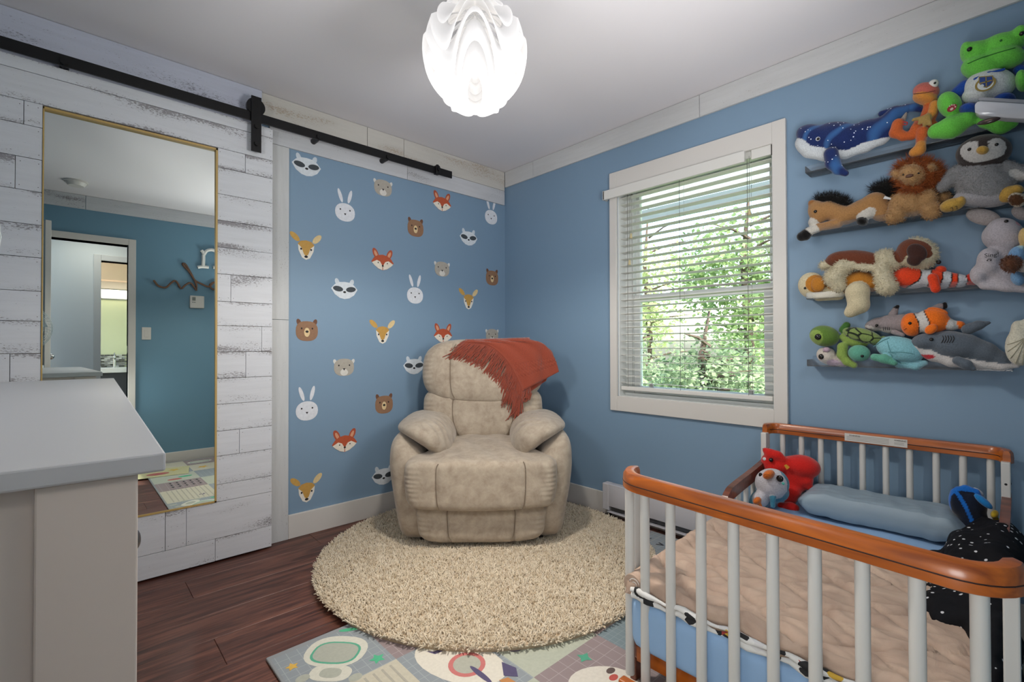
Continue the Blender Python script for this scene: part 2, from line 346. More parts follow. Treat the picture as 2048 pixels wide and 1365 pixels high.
def finish(name, V, Fq, colr, mat, parent=None):
    me = fromnp(name, V, Fq); a = me.color_attributes.new('col', 'FLOAT_COLOR', 'POINT')
    if len(me.vertices) == len(V): a.data.foreach_set('color', np.concatenate([colr, np.ones((len(V), 1))], 1).astype(np.float32).ravel())
    me.shade_smooth(); return obj(name, me, mat, parent)
def tufts(name, base, nrm, length, width, mat, parent=None, down=0., jit=.5, curl=.3):
    """short hairs, each a bent blade of real geometry"""
    n = len(base); nrm = nrm/np.linalg.norm(nrm, axis=1)[:, None]; r = rng.normal(size=(n, 3))
    d = nrm+jit*r*.6; d[:, 2] -= down; d /= np.linalg.norm(d, axis=1)[:, None]
    s = np.cross(d, rng.normal(size=(n, 3))); s /= np.linalg.norm(s, axis=1)[:, None]+1e-9
    L = length*(.6+.8*rng.rand(n))[:, None]; c = np.cross(d, s)*curl*L
    p0 = base-s*width*.5; p1 = base+s*width*.5; m0 = base+d*L*.55+c*.5-s*width*.4; m1 = base+d*L*.55+c*.5+s*width*.4; t = base+d*L+c*1.4
    V = np.stack([p0, p1, m1, m0, t], 1).reshape(-1, 3); i = np.arange(n)[:, None]*5
    me = bpy.data.meshes.new(name)
    F3 = np.concatenate([i+[0, 1, 2], i+[0, 2, 3], i+[3, 2, 4]], 0); me = fromnp(name, V, F3); me.shade_smooth()
    o = obj(name, me, mat, parent); o['kind'] = 'stuff'; return o

# =================================================================== ROOM SHELL
XL, YC, ZC = -3.05, -2.92, 2.44
def struct(o, label=None): o['kind'] = 'structure'; return o
fl = struct(box('floor', (XL-.1, -6.6, -.1), (.14, .1, -.012), M('subfloor', '3a2a22', .9)))
k = 0; row = 0; pm = {}
y = .0
while y > -4.0:
    x = XL-(.9 if row % 3 == 0 else .3 if row % 3 == 1 else .6)
    while x < 0:
        a, b = max(x, XL), min(x+1.215, 0.)
        if b-a > .02:
            key = round(b-a, 3)
            if key not in pm:
                mb = MB().box((0, -.0955, -.012), (b-a-.0012, .0955, 0), .0012, seg=1); o = mb.build('plank', WAL, fl); pm[key] = o.data
            else: o = obj('plank', pm[key], None, fl)
            o.location = (a, y-.0965, 0)
        x += 1.215
    y -= .193; row += 1
struct(box('ceiling', (XL-.1, -6.6, ZC), (.14, .1, ZC+.1), CEIL))
wa = struct(box('wall_back', (XL-.1, 0, -.05), (.14, .12, ZC+.02), BLUE))
WY0, WY1, WZ0, WZ1 = -1.965, -1.062, .742, 2.085   # window hole
mb = MB(); mb.box((0, WY1, 0), (.14, 0, ZC)).box((0, -3.0, 0), (.14, WY0, ZC)).box((0, WY0, 0), (.14, WY1, WZ0)).box((0, WY0, WZ1), (.14, WY1, ZC))
wb_ = struct(mb.build('wall_right', BLUE))
DX0, DX1, DZ = -2.885, -2.125, 2.045
mb = MB(); mb.box((XL, YC-.12, 0), (DX0, YC, ZC)).box((DX1, YC-.12, 0), (0, YC, ZC)).box((DX0, YC-.12, DZ), (DX1, YC, ZC))
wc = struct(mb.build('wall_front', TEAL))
struct(box('wall_left', (XL-.1, -3.04, 0), (XL, .0, ZC), BLUE))
def board(a, b, mat, par, bev=.0012): return box('board', a, b, mat, par, bev)
g = .0012
for (x0, x1) in ((-1.775, -1.167), (-1.167, -.909), (-.909, -.013)): board((x0+g, -.013, 2.291), (x1-g, 0, 2.438), WASHW, wa)
for (x0, x1) in ((-1.735, -.883), (-.883, -.013)): board((x0+g, -.013, 2.178), (x1-g, 0, 2.289), WASH, wa)
board((XL, -.03, 2.302), (-1.777, 0, 2.438), WASHL, wa); board((XL, -.03, 2.10), (-1.777, 0, 2.30), WASHL, wa)
board((-1.90, -.013, 1.217), (-1.632, 0, 2.176), WASHV, wa); board((-1.90, -.013, .0), (-1.632, 0, 1.215), WASHV, wa)
for (y0, y1) in ((-.325, -.014), (-1.6, -.325), (-2.905, -1.6)): board((-.013, y0+g, 2.318), (0, y1-g, 2.438), WASHY, wb_)
for (x0, x1) in ((XL, -2.42), (-2.42, -1.2), (-1.2, -.014)): board((x0+g, YC, 2.318), (x1-g, YC+.013, 2.438), WASH, wc)
bb = struct(box('baseboard_back', (-1.632, -.015, 0), (-.016, 0, .132), WHITE, None, .003))
struct(box('baseboard_right', (-.015, -2.9, 0), (0, -.0, .132), WHITE, None, .003))
struct(box('baseboard_front', (DX1+.068, YC, 0), (-.016, YC+.015, .1), WHITE, None, .003))
# door casing in the wall behind the camera (seen in the mirror)
tr = thing('trim_1', None, None); tr['kind'] = 'structure'
box('casing', (DX1, YC-.121, 0), (DX1+.055, YC+.018, DZ+.055), WHITE, tr, .003); box('casing', (DX0-.055, YC-.121, 0), (DX0, YC+.018, DZ+.055), WHITE, tr, .003)
box('casing', (DX0, YC-.121, DZ), (DX1, YC+.018, DZ+.055), WHITE, tr, .003)
box('strike_plate', (DX1-.003, YC-.05, 1.05), (DX1, YC-.02, 1.12), CHROME, tr)
# hall and bathroom beyond that doorway
hx0, hx1 = -2.275, -2.0
mb = MB().box((-3.6, -4.02, 0), (hx0, -3.9, ZC)).box((hx1, -4.02, 0), (-.4, -3.9, ZC)).box((hx0, -4.02, 2.03), (hx1, -3.9, ZC)); struct(mb.build('wall_hall', HALLW))
struct(box('wall_hall_end', (-3.6, -4.0, 0), (-3.5, -3.04, ZC), HALLW)); struct(box('wall_hall_side', (-.4, -4.0, 0), (-.3, -3.04, ZC), HALLW))
tr2 = thing('trim_2', None, None); tr2['kind'] = 'structure'
box('casing', (hx0-.06, -4.02, 0), (hx0, -3.885, 2.09), WHITE, tr2, .003); box('casing', (hx1, -4.02, 0), (hx1+.06, -3.885, 2.09), WHITE, tr2, .003); box('casing', (hx0, -4.02, 2.03), (hx1, -3.885, 2.09), WHITE, tr2, .003)
struct(box('wall_bathroom', (-3.2, -5.72, 0), (-1.0, -5.6, ZC), M('yellow_green_paint', 'c9c9a4', .6)))
struct(box('wall_bathroom_soffit', (-3.2, -5.6, 2.02), (-1.0, -5.42, ZC), M('peach_paint', 'dcbfa8', .6))); struct(box('trim_3', (-3.2, -5.6, 1.90), (-1.0, -5.585, 2.02), M('warm_grey_paint', 'b9b1a8', .6)))
# far bathroom furniture
va = thing('vanity_cabinet', 'dark bathroom vanity with white countertop seen in the mirror through the door', 'cabinet', (-2.1, -5.3, 0))
def ch(o, par):
    o.parent = par; o.matrix_parent_inverse = Matrix.Translation(-Vector(par.location)) if par.rotation_euler.z == 0 else par.matrix_basis.inverted(); return o
ch(box('cabinet_body', (-2.7, -5.598, 0), (-1.5, -5.1, .82), M('charcoal_cabinet', '2c2c30', .5)), va); ch(box('countertop', (-2.75, -5.598, .82), (-1.45, -5.06, .88), WHITE, None, .006), va)
bs = thing('backsplash', 'grey mosaic tile backsplash behind the bathroom tap', 'tile backsplash', (-2.1, -5.59, .88))
mats2 = [M('mosaic_grey', '8d8a86', .3), M('mosaic_light', 'c2beb6', .3), M('mosaic_dark', '57534f', .3)]
tm = [MB().box((0, 0, 0), (.056, .008, .017), .001, seg=1) for _ in mats2]; td = []
for q, t in enumerate(tm): o = t.build('tile', mats2[q], bs); td.append(o); o.location = (-.4+.06*q, 0, .003)
for r in range(8):
    for c in range(9):
        if r == 0 and c < 3: continue
        o = td[rng.randint(3)].copy(); C.objects.link(o); o.parent = bs; o.location = (-.4+.06*(c+.5*(r % 2)), 0, .003+.021*r)
fa = thing('bathroom_tap', 'chrome bathroom tap on the white vanity top', 'faucet', (-2.08, -5.4, .88))
MB().cyl((0, 0, 0), (0, 0, .15), .014).cyl((0, 0, .13), (0, .1, .11), .01).build('spout', CHROME, fa, True); MB().cyl((0, 0, .15), (0, .02, .19), .008).build('handle', CHROME, fa, True)
vl = thing('vanity_light', 'glowing white strip light on the bathroom wall', 'wall light', (-2.1, -5.58, 1.85))
MB().tube([(-.25+.05*i, .06+.03*math.sin(i*math.pi/10), 0) for i in range(11)], .05, 12).build('light_diffuser', M('lit_diffuser', 'fff4e4', .4, emis=3.), vl, True); box('back_plate', (-.28, -.02, -.07), (.28, .0, .07), CHROME, vl)
# bedroom door leaf, open, left of the camera
dl = thing('door_1', None, None, (DX0+.01, YC+.02, 0), math.atan2(.727, .256)); dl['kind'] = 'structure'
box('door_panel', (0, -.0, .01), (.765, .035, 2.03), WHITE, dl, .003)
MB().cyl((.685, -.025, 1.03), (.685, .07, 1.03), .010).sph((.685, -.026, 1.03), .022).sph((.685, .07, 1.03), .024).build('door_knob', CHROME, dl, True)
# things on the wall behind the camera
sw = thing('light_switch', 'white rocker light switch on teal wall, seen in the mirror', 'light switch', (-1.99, YC, 1.235))
box('switch_plate', (-.035, 0, -.058), (.035, .006, .058), WHITE, sw, .002); box('rocker', (-.017, .006, -.033), (.017, .010, .033), WHITE, sw, .001)
th = thing('thermostat', 'white wall thermostat below the rope lettering, seen in the mirror', 'thermostat', (-1.592, YC, 1.552))
box('thermostat_body', (-.06, 0, -.06), (.06, .028, .062), WHITE, th, .006); box('display', (-.042, .028, .012), (-.014, .030, .046), M('grey_display', '5c6660', .3), th)
for i in range(2): box('button', (-.042+.015*i, .028, -.008), (-.030+.015*i, .030, .0), M('grey_display', '5c6660', .3), th)
rope = M('jute_rope', '6d5140', .85, nscale=220., nstr=.6, ndist=.003, var=.3)
def mx(x, y, v=YC+.02):
    """point of the wall behind the camera that the mirror shows at this pixel"""
    tl = math.radians(.42); n = np.array([0, -math.cos(tl), math.sin(tl)]); d = ray(x, y); t = ((np.array([0, -.06, 1.18])-CP)@n)/(d@n); P = CP+t*d; d2 = d-2*(d@n)*n; return P+d2*((v-P[1])/d2[1])
def smooth_path(pts, n=8):
    P = [np.array(p, float) for p in pts]; P = [2*P[0]-P[1]]+P+[2*P[-1]-P[-2]]; out = []
    for i in range(1, len(P)-2):
        for t in np.linspace(0, 1, n, endpoint=False):
            out.append(.5*((2*P[i])+(-P[i-1]+P[i+1])*t+(2*P[i-1]-5*P[i]+4*P[i+1]-P[i+2])*t*t+(-P[i-1]+3*P[i]-3*P[i+1]+P[i+2])*t**3))
    out.append(P[-2]); return out
def c4(x, y): return 60+x*.3663, 200+y*.3663
pp = [(675, 985), (700, 1015), (740, 1025), (770, 1000), (790, 988), (805, 1000), (825, 1030), (850, 1010), (875, 1000), (895, 1020), (908, 1040), (905, 1000), (870, 940), (838, 905), (835, 895), (850, 900), (880, 950), (900, 985), (935, 1005), (975, 1020), (1000, 1000), (1020, 1000), (1030, 1025), (1000, 1035), (982, 1012), (1010, 995), (1050, 1000)]
rp = MB().tube(smooth_path([mx(*c4(*p)) for p in pp], 5), .009, 8).build('rope_script', rope, None, True)
tag(rp, 'brown rope script lettering above the thermostat, seen in the mirror', 'wall letters')
nn = [[(915, 915), (940, 912), (975, 915)], [(945, 912), (947, 860), (945, 835), (935, 822)], [(947, 850), (965, 825), (995, 820), (1020, 835), (1030, 870), (1032, 912)], [(1000, 916), (1030, 915), (1060, 920)]]
mb = MB()
for s in nn: mb.tube(smooth_path([mx(*c4(*p), YC+.015) for p in s], 5), .016, 6)
tag(mb.build('letter_n', M('white_letter', 'dcdcd8', .4), None, True), 'white wooden letter n on teal wall, seen in the mirror', 'wall letter')
sm = thing('smoke_detector', 'round white smoke detector on the ceiling, seen in the mirror', 'smoke detector', (-2.487, -2.504, ZC))
MB().cyl((0, 0, 0), (0, 0, -.012), .075, n=32).build('mounting_ring', WHITE, sm, True); MB().cyl((0, 0, -.012), (0, 0, -.038), .068, .05, n=32).build('detector_cap', WHITE, sm, True)

# =================================================================== BARN DOOR WITH MIRROR
bd = thing('barn_door', 'whitewashed plank sliding door holding a tall mirror', 'sliding door', (-2.3, -.05, .008))
B = lambda o: ch(o, bd); NAILS = []
DL, DR, ML, MR, MZ0, MZ1 = -2.96, -1.733, -2.612, -1.989, .298, 2.056
mb = MB().box((DL, -.05, .008), (DR, -.034, .30)).box((DL, -.05, 2.056), (DR, -.034, 2.225)).box((DL, -.05, .3), (ML, -.034, 2.056)).box((MR, -.05, .3), (DR, -.034, 2.056)); B(mb.build('door_back_panel', M('pine_back', '9a8264', .7)))
sz = [.008, .118, .252, .383, .524, .647, .781, .910, 1.042, 1.173, 1.295, 1.432, 1.565, 1.701, 1.833, 1.965, 2.062, 2.225]
def dplank(x0, x1, z0, z1):
    pr = rng.rand()*.003
    for nx_ in (x0+.012, x1-.012):
        for nz_ in (z0+.018, z1-.018): NAILS.append((nx_+rng.normal()*.002, -.0662-pr, nz_))
    B(box('plank', (x0+.0008, -.066-pr, z0+.0009), (x1-.0008, -.05, z1-.0009), WASHD, None, .0012))
dplank(DL, DR, 2.062, 2.182); dplank(DL, DR, 2.182, 2.234)
cuts = {15: -1.865, 11: None, 10: -1.929, 8: -1.785, 7: -1.86, 4: -1.888}
for i in range(2, 16):
    z0, z1 = sz[i], sz[i+1]
    if i == 2: z0 = .298
    c = cuts.get(i)
    if c: dplank(MR, c, z0, z1); dplank(c, DR, z0, z1)
    else: dplank(MR, DR, z0, z1)
for i, c in zip(range(2, 16), [None, -2.75, None, -2.8, None, -2.7, None, None, None, None, None, -2.69, None, -2.667]):
    z0, z1 = sz[i], sz[i+1]
    if i == 2: z0 = .298
    if c: dplank(DL, c, z0, z1); dplank(c, ML, z0, z1)
    else: dplank(DL, ML, z0, z1)
for x0, x1 in ((DL, -2.5), (-2.5, -2.195), (-2.195, -2.113), (-2.113, DR)): dplank(x0, x1, .118, .298)
dplank(DL, -1.993, .008, .118); dplank(-1.993, DR, .008, .118)
mg = MB().box((-.3115, -.002, -.879), (.3115, .002, .879), rot=Matrix.Rotation(math.radians(.42)*-1, 3, 'X')).build('mirror_glass', MIRR)
mg.location = ((ML+MR)/2, -.0585, 1.177); B(mg)
for a, b in (((ML, -.071, MZ1-.009), (MR, -.05, MZ1)), ((ML, -.071, MZ0), (MR, -.05, MZ0+.008)), ((ML, -.071, MZ0), (ML+.004, -.05, MZ1)), ((MR-.008, -.071, MZ0), (MR, -.05, MZ1))): B(box('mirror_edging', a, b, BRASS))
mb = MB()
for p_ in NAILS: mb.cyl(p_, (p_[0], p_[1]-.0004, p_[2]), .0016, n=6)
B(tag(mb.build('nail_heads', M('nail_dark', '3c3232', .6)), kind='stuff'))
hg = thing('rail_track', 'long black steel barn door rail below the ceiling', 'door rail', (-1.8, -.08, 2.26))
ch(box('rail_bar', (XL, -.093, 2.236), (-.578, -.085, 2.284), BLACK, None, .001), hg)
for x in (-1.50, -1.07, -2.55): ch(MB().cyl((x, -.084, 2.25), (x, -.012, 2.25), .016).cyl((x, -.094, 2.252), (x, -.105, 2.252), .014, n=6).build('standoff', BLACK, None, True), hg)
ch(MB().box((-.72, -.112, 2.232), (-.69, -.075, 2.29), .004).cyl((-.705, -.125, 2.262), (-.705, -.075, 2.262), .014, n=6).cyl((-.705, -.1, 2.295), (-.705, -.1, 2.228), .01).build('end_stop', BLACK, None, True), hg)
hh = ch(box('hanger_strap', (-1.848, -.106, 2.075), (-1.800, -.1, 2.362), BLACK, None, .001), bd)
ch(MB().cyl((-1.824, -.1, 2.312), (-1.824, -.078, 2.312), .044, n=32).build('hanger_wheel', BLACK, None, True), bd)
for z in (2.205, 2.115): ch(MB().cyl((-1.824, -.068, z), (-1.824, -.116, z), .011, n=6).build('hanger_bolt', BLACK, None, True), bd)

# =================================================================== WALL DECALS
def ring(cx, cy, rx, ry, n=24, rot=0, sq=2.):
    o = []
    for i in range(n):
        t = 2*math.pi*i/n; a, b = math.cos(t), math.sin(t); a = math.copysign(abs(a)**(2/sq), a); b = math.copysign(abs(b)**(2/sq), b)
        x, y = rx*a, ry*b; o.append((cx+x*math.cos(rot)-y*math.sin(rot), cy+x*math.sin(rot)+y*math.cos(rot)))
    return o
def decal_shapes(kind):
    """flat vinyl pieces (name, outline, colour); layers in order"""
    R_ = ring; rad = math.radians; bk = '1f1c1c'
    if kind == 'raccoon': return [('ear', R_(-.045, .045, .013, .022, rot=rad(20)), 'c9d2da'), ('ear', R_(.045, .045, .013, .022, rot=rad(-20)), 'c9d2da'), ('head', [(-.082, .005), (-.06, .03), (-.03, .045), (0, .048), (.03, .045), (.06, .03), (.082, .005), (.06, -.03), (.03, -.05), (0, -.056), (-.03, -.05), (-.06, -.03)], 'd3dae0'),
        ('eye_patch', R_(-.040, .004, .031, .016, rot=rad(-8)), '3a4147'), ('eye_patch', R_(.040, .004, .031, .016, rot=rad(8)), '3a4147'), ('nose', R_(0, -.014, .009, .006), bk)]
    if kind == 'bear': return [('ear', R_(-.045, .045, .012, .02, rot=rad(20)), '6b4733'), ('ear', R_(.045, .045, .012, .02, rot=rad(-20)), '6b4733'), ('head', R_(0, -.005, .062, .057, sq=2.6), '8d6a50'), ('muzzle', R_(0, -.012, .016, .026), 'd8bf92'), ('nose', R_(0, -.008, .009, .007), bk), ('eye', R_(-.03, .01, .0045, .0055), bk), ('eye', R_(.03, .01, .0045, .0055), bk)]
    if kind == 'otter': return [('ear', R_(-.056, .035, .01, .015, rot=rad(20)), 'cfd0cc'), ('ear', R_(.056, .035, .01, .015, rot=rad(-20)), 'cfd0cc'), ('head', R_(0, 0, .062, .052, sq=2.5), 'a9a398'), ('muzzle', R_(0, -.03, .024, .02), 'd5d2ca'), ('nose', [(-.008, -.006), (.008, -.006), (0, -.02)], bk), ('eye', R_(-.033, .012, .0045, .005), bk), ('eye', R_(.033, .012, .0045, .005), bk)]
    if kind == 'rabbit': return [('ear', R_(-.03, .098, .011, .042, rot=rad(18)), 'd9dce2'), ('ear', R_(.03, .1, .011, .042, rot=rad(-14)), 'd9dce2'), ('head', R_(0, 0, .062, .055, sq=2.2), 'd9dce2'), ('nose', [(-.008, -.006), (.008, -.006), (0, -.018)], bk), ('eye', R_(-.03, .015, .0045, .005), bk), ('eye', R_(.03, .015, .0045, .005), bk)]
    if kind == 'fox': return [('ear', R_(-.048, .045, .018, .036, rot=rad(25)), 'ab4f32'), ('ear', R_(.048, .045, .018, .036, rot=rad(-25)), 'ab4f32'), ('inner_ear', R_(-.046, .042, .009, .024, rot=rad(25)), 'd79a78'), ('inner_ear', R_(.046, .042, .009, .024, rot=rad(-25)), 'd79a78'), ('head', [(-.078, -.008), (-.06, .018), (-.035, .035), (0, .042), (.035, .035), (.06, .018), (.078, -.008), (.06, -.028), (.03, -.05), (0, -.058), (-.03, -.05), (-.06, -.028)], 'b4512f'),
        ('cheek', [(-.074, -.014), (-.04, .004), (-.018, -.004), (-.002, -.03), (-.002, -.057), (-.03, -.049), (-.058, -.03)], 'e4dccd'), ('cheek', [(.074, -.014), (.04, .004), (.018, -.004), (.002, -.03), (.002, -.057), (.03, -.049), (.058, -.03)], 'e4dccd'), ('nose', R_(0, -.03, .007, .006), bk), ('eye', R_(-.032, -.012, .0035, .0045), bk), ('eye', R_(.032, -.012, .0035, .0045), bk)]
    return [('ear', R_(-.062, .06, .016, .034, rot=rad(48)), 'c39a4e'), ('ear', R_(.062, .06, .016, .034, rot=rad(-42)), 'd8c08e'), ('head', [(-.045, .02), (-.03, .038), (0, .044), (.03, .038), (.046, .02), (.042, -.015), (.022, -.055), (0, -.066), (-.022, -.055), (-.042, -.015)], 'e2ddd2'),
        ('forehead', [(-.047, .022), (-.03, .04), (0, .046), (.03, .04), (.047, .022), (.024, .0), (.012, -.035), (0, -.044), (-.012, -.035), (-.024, .0)], 'bd9247'), ('nose', R_(0, -.048, .010, .007), bk), ('eye', R_(-.028, -.006, .005, .006), bk), ('eye', R_(.028, -.006, .005, .006), bk)]
dkind = {'raccoon': 'grey raccoon', 'bear': 'brown bear', 'otter': 'beige otter', 'rabbit': 'white rabbit', 'fox': 'red fox', 'deer': 'fawn deer'}
DEC = [(-1.533, 2.102, 'raccoon', 'in the top left corner of the blue panel'), (-1.054, 2.085, 'otter', 'highest, just under the rail'), (-1.305, 1.88, 'rabbit', 'upper left, below the rail'), (-.599, 2.08, 'fox', 'highest, below the end of the rail'), (-.144, 2.062, 'rabbit', 'in the top right corner by the window wall'),
 (-.814, 1.87, 'bear', 'upper middle, between otter and fox'), (-.363, 1.868, 'raccoon', 'upper right of the panel'), (-1.535, 1.63, 'deer', 'at the left edge in the upper half'), (-1.057, 1.613, 'fox', 'in the middle of the upper half'), (-.599, 1.612, 'otter', 'right of centre, above the recliner'), (-.135, 1.598, 'bear', 'at the right edge beside the window wall'),
 (-1.308, 1.41, 'raccoon', 'left of centre, under a fox'), (-.818, 1.41, 'rabbit', 'in the centre of the panel'), (-.364, 1.405, 'deer', 'right side, above the throw blanket'), (-1.529, 1.161, 'bear', 'at the left edge, mid height'), (-1.057, 1.15, 'deer', 'centre, level with the chair top'), (-.591, 1.15, 'fox', 'just above the top of the recliner'),
 (-.136, 1.148, 'otter', 'half hidden behind the throw blanket'), (-1.31, .942, 'otter', 'lower left, below a raccoon'), (-.826, .935, 'raccoon', 'left of the recliner headrest'), (-1.528, .70, 'rabbit', 'at the left edge in the lower half'), (-1.046, .70, 'bear', 'lower middle, left of the chair back'), (-1.306, .49, 'fox', 'lowest fox, near the chair arm'), (-1.049, .24, 'raccoon', 'partly hidden by the chair arm'), (-1.529, .245, 'deer', 'in the bottom left corner above the baseboard')]
dcache = {}
for x, z, kd, where in DEC:
    t = thing(kd+'_decal', f'{dkind[kd]} face wall decal {where}', 'wall decal', (x, -.0003, z), 0, 'animal face decals on the blue wall')
    if kd not in dcache:
        dcache[kd] = []
        for i, (nm, pts, c) in enumerate(decal_shapes(kd)):
            yy = -.0004*(i+1); me = mesh_py(nm, [(p[0], yy, p[1]) for p in pts], [list(range(len(pts)))]); o = obj(nm, me, M('vinyl_'+c, c, .7, nscale=60., var=.07), t); dcache[kd].append(o)
    else:
        for s in dcache[kd]: o = s.copy(); C.objects.link(o); o.parent = t

# =================================================================== WINDOW
wi = thing('window_1', None, None, (0, -1.51, .66)); wi['kind'] = 'structure'
Wn = lambda o: ch(o, wi)
oy0, oy1, oz0, oz1 = -2.027, -1.010, .663, 2.16
Wn(box('casing', (-.02, oy0, oz0), (0, WY0-.002, oz1), WHITE, None, .002)); Wn(box('casing', (-.02, WY1+.002, oz0), (0, oy1, oz1), WHITE, None, .002))
Wn(box('casing', (-.019, WY0-.002, WZ1-.03), (0, WY1+.002, oz1), WHITE, None, .002)); Wn(box('casing', (-.019, WY0-.002, oz0), (0, WY1+.002, WZ0+.012), WHITE, None, .002))
VIN = M('white_vinyl', 'd9dcda', .4)
mb = MB().box((.075, WY0, WZ0), (.14, WY0+.03, WZ1)).box((.075, WY1-.06, WZ0), (.14, WY1, WZ1)).box((.075, WY0, WZ1-.03), (.14, WY1, WZ1)).box((.06, WY0, WZ0), (.14, WY1, WZ0+.03)).box((.0, WY0, WZ0), (.075, WY1, WZ0+.014)).box((0, WY0, WZ0), (.075, WY0+.006, WZ1)).box((0, WY1-.006, WZ0), (.075, WY1, WZ1)).box((0, WY0, WZ1-.006), (.075, WY1, WZ1)); Wn(mb.build('window_frame', VIN))
def sash(x, z0, z1, y0, y1, w):
    mb = MB().box((x, y0, z0), (x+.03, y0+w, z1), .003).box((x, y1-w, z0), (x+.03, y1, z1), .003).box((x+.0015, y0+w*.4, z0+.001), (x+.0285, y1-w*.4, z0+w), .003).box((x+.0015, y0+w*.4, z1-w), (x+.0285, y1-w*.4, z1-.001), .003)
    s = Wn(mb.build('sash', VIN)); gl = box('pane', (x+.012, y0+w, z0+w), (x+.018, y1-w, z1-w), GLASS); gl.parent = s; return s
sash(.11, 1.34, WZ1-.03, WY0+.02, WY1-.05, .035); s2 = sash(.078, WZ0+.03, 1.385, WY0+.03, WY1-.06, .045)
for yv in (-1.25, -1.83): l = box('sash_lock', (.062, yv-.012, WZ0+.075), (.078, yv+.012, WZ0+.095), WHITE, None, .002); l.parent = s2; 
# blind
bl = thing('window_blind', 'white horizontal slat blind covering the window', 'window blind', (.03, -1.51, 2.05))
Bl = lambda o: ch(o, bl)
SLM = M('blind_slat', 'd4d3ce', .5); CORD = M('blind_cord', '6e6e68', .8)
Bl(box('headrail', (.005, WY0+.012, 2.022), (.06, WY1-.012, 2.062), SLM, None, .003))
Bl(box('valance', (-.042, -1.845, 1.995), (-.024, -.975, 2.052), SLM, None, .003)); Bl(box('valance_return', (-.042, -.985, 1.995), (.0, -.975, 2.052), SLM)); 
Bl(box('headrail_bracket', (-.008, WY0+.004, 2.008), (.004, WY0+.10, 2.058), SLM, None, .002))
mb = MB().box((-.01, WY0+.004, 2.058), (.0, WY0+.105, 2.062)).box((-.01, WY0+.002, 2.005), (.0, WY0+.006, 2.062)); Bl(mb.build('bracket_edge', M('dark_edge', '4a4744', .6)))
nsl = 28; sd = None
for i in range(nsl):
    z = 1.992-.0427*i
    if sd is None: sl = MB().box((-.025, -.440, -.0014), (.025, .440, .0014), .001, rot=Matrix.Rotation(math.radians(4), 3, 'Y'), seg=1).build('slat', SLM)
    else: sl = sd.copy(); C.objects.link(sl)
    sd = sl; sl.location = (.033, -1.5135, z); sl.parent = bl; sl.matrix_parent_inverse = Matrix.Translation(-bl.location)
Bl(box('bottom_rail', (.006, -1.954, .792), (.06, -1.074, .816), SLM, None, .004))
for yv in (-1.125, -1.47, -1.84):
    Bl(MB().cyl((.0075, yv, .8), (.0075, yv, 2.03), .0014, n=5).build('ladder_cord', CORD)); Bl(MB().cyl((.0585, yv, .8), (.0585, yv, 2.03), .0009, n=5).build('ladder_cord', CORD))
TAS = M('wood_tassel', 'c3b58c', .5)
for (px, py, top) in ((1499, 424, 312), (1262, 472, 390), (1259, 525, 395)):
    p = PL(px, py, 0, -.012); q = PL(px, top, 0, -.012)
    Bl(MB().cyl((p[0], p[1], p[2]), (p[0], p[1], q[2]), .0009, n=5).build('pull_cord', CORD)); Bl(MB().cyl((p[0], p[1], p[2]-.016), (p[0], p[1], p[2]+.014), .009, .0055, n=10).build('cord_tassel', TAS, None, True))

# =================================================================== OUTSIDE
gr = struct(box('ground', (.14, -14, -.75), (30, 25, -.65), M('lawn', '6f8c4a', .9, nscale=3., var=.35)))
pr = thing('porch_roof', 'pale corrugated porch roof edge seen through the top of the window', 'roof', (1.2, -1, 2.4))
PSH, nt_p, b_p = nmat('translucent_white_sheet'); b_p.inputs['Base Color'].default_value = (.9, .88, .88, 1); tq = N(nt_p, 'ShaderNodeBsdfTranslucent'); tq.inputs[0].default_value = (.8, .84, .8, 1); mq = nt_p.nodes.new('ShaderNodeMixShader'); mq.inputs[0].default_value = .5
oq = [x for x in nt_p.nodes if x.type == 'OUTPUT_MATERIAL'][0]; nt_p.links.new(b_p.outputs[0], mq.inputs[1]); nt_p.links.new(tq.outputs[0], mq.inputs[2]); nt_p.links.new(mq.outputs[0], oq.inputs[0])
mb = MB(); n = 120; V = []; Fc = []
for i in range(n+1):
    yv = -4+.05*i; zz = .012*math.cos(i*math.pi/1.5)
    V += [(.16, yv, 2.86+zz), (1.55, yv, 2.40+zz), (.16, yv, 2.88+zz), (1.55, yv, 2.42+zz)]
for i in range(n): a = 4*i; Fc += [[a, a+1, a+5, a+4], [a+2, a+6, a+7, a+3], [a+1, a+3, a+7, a+5]]
ch(obj('corrugated_sheet', mesh_py('s', V, Fc), PSH), pr); ch(box('roof_beam', (1.42, -4, 2.23), (1.5, 2, 2.34), M('porch_beam', 'b3b1b2', .7)), pr)
for yv in (-3.9, 1.6): ch(box('post', (1.42, yv-.05, -.66), (1.5, yv+.05, 2.24), M('porch_beam', 'b3b1b2', .7)), pr)
def leafmat(key, c0, c1):
    m, nt, b = nmat(key); oi = N(nt, 'ShaderNodeTexNoise', Scale=2.5, Detail=3.); nt.links.new(objco(nt), oi.inputs['Vector'])
    r = ramp(nt, oi.outputs[0], [(.35, srgb(c0)), (.65, srgb(c1))]); nt.links.new(r.outputs[0], b.inputs['Base Color']); b.inputs['Roughness'].default_value = .6
    tr_ = N(nt, 'ShaderNodeBsdfTranslucent'); nt.links.new(r.outputs[0], tr_.inputs[0]); mxs = nt.nodes.new('ShaderNodeMixShader'); mxs.inputs[0].default_value = .4
    out = [x for x in nt.nodes if x.type == 'OUTPUT_MATERIAL'][0]; nt.links.new(b.outputs[0], mxs.inputs[1]); nt.links.new(tr_.outputs[0], mxs.inputs[2]); nt.links.new(mxs.outputs[0], out.inputs[0]); return m
BARK = M('bark', '5b4a40', .9, nscale=20., nstr=.6, ndist=.02, var=.3)
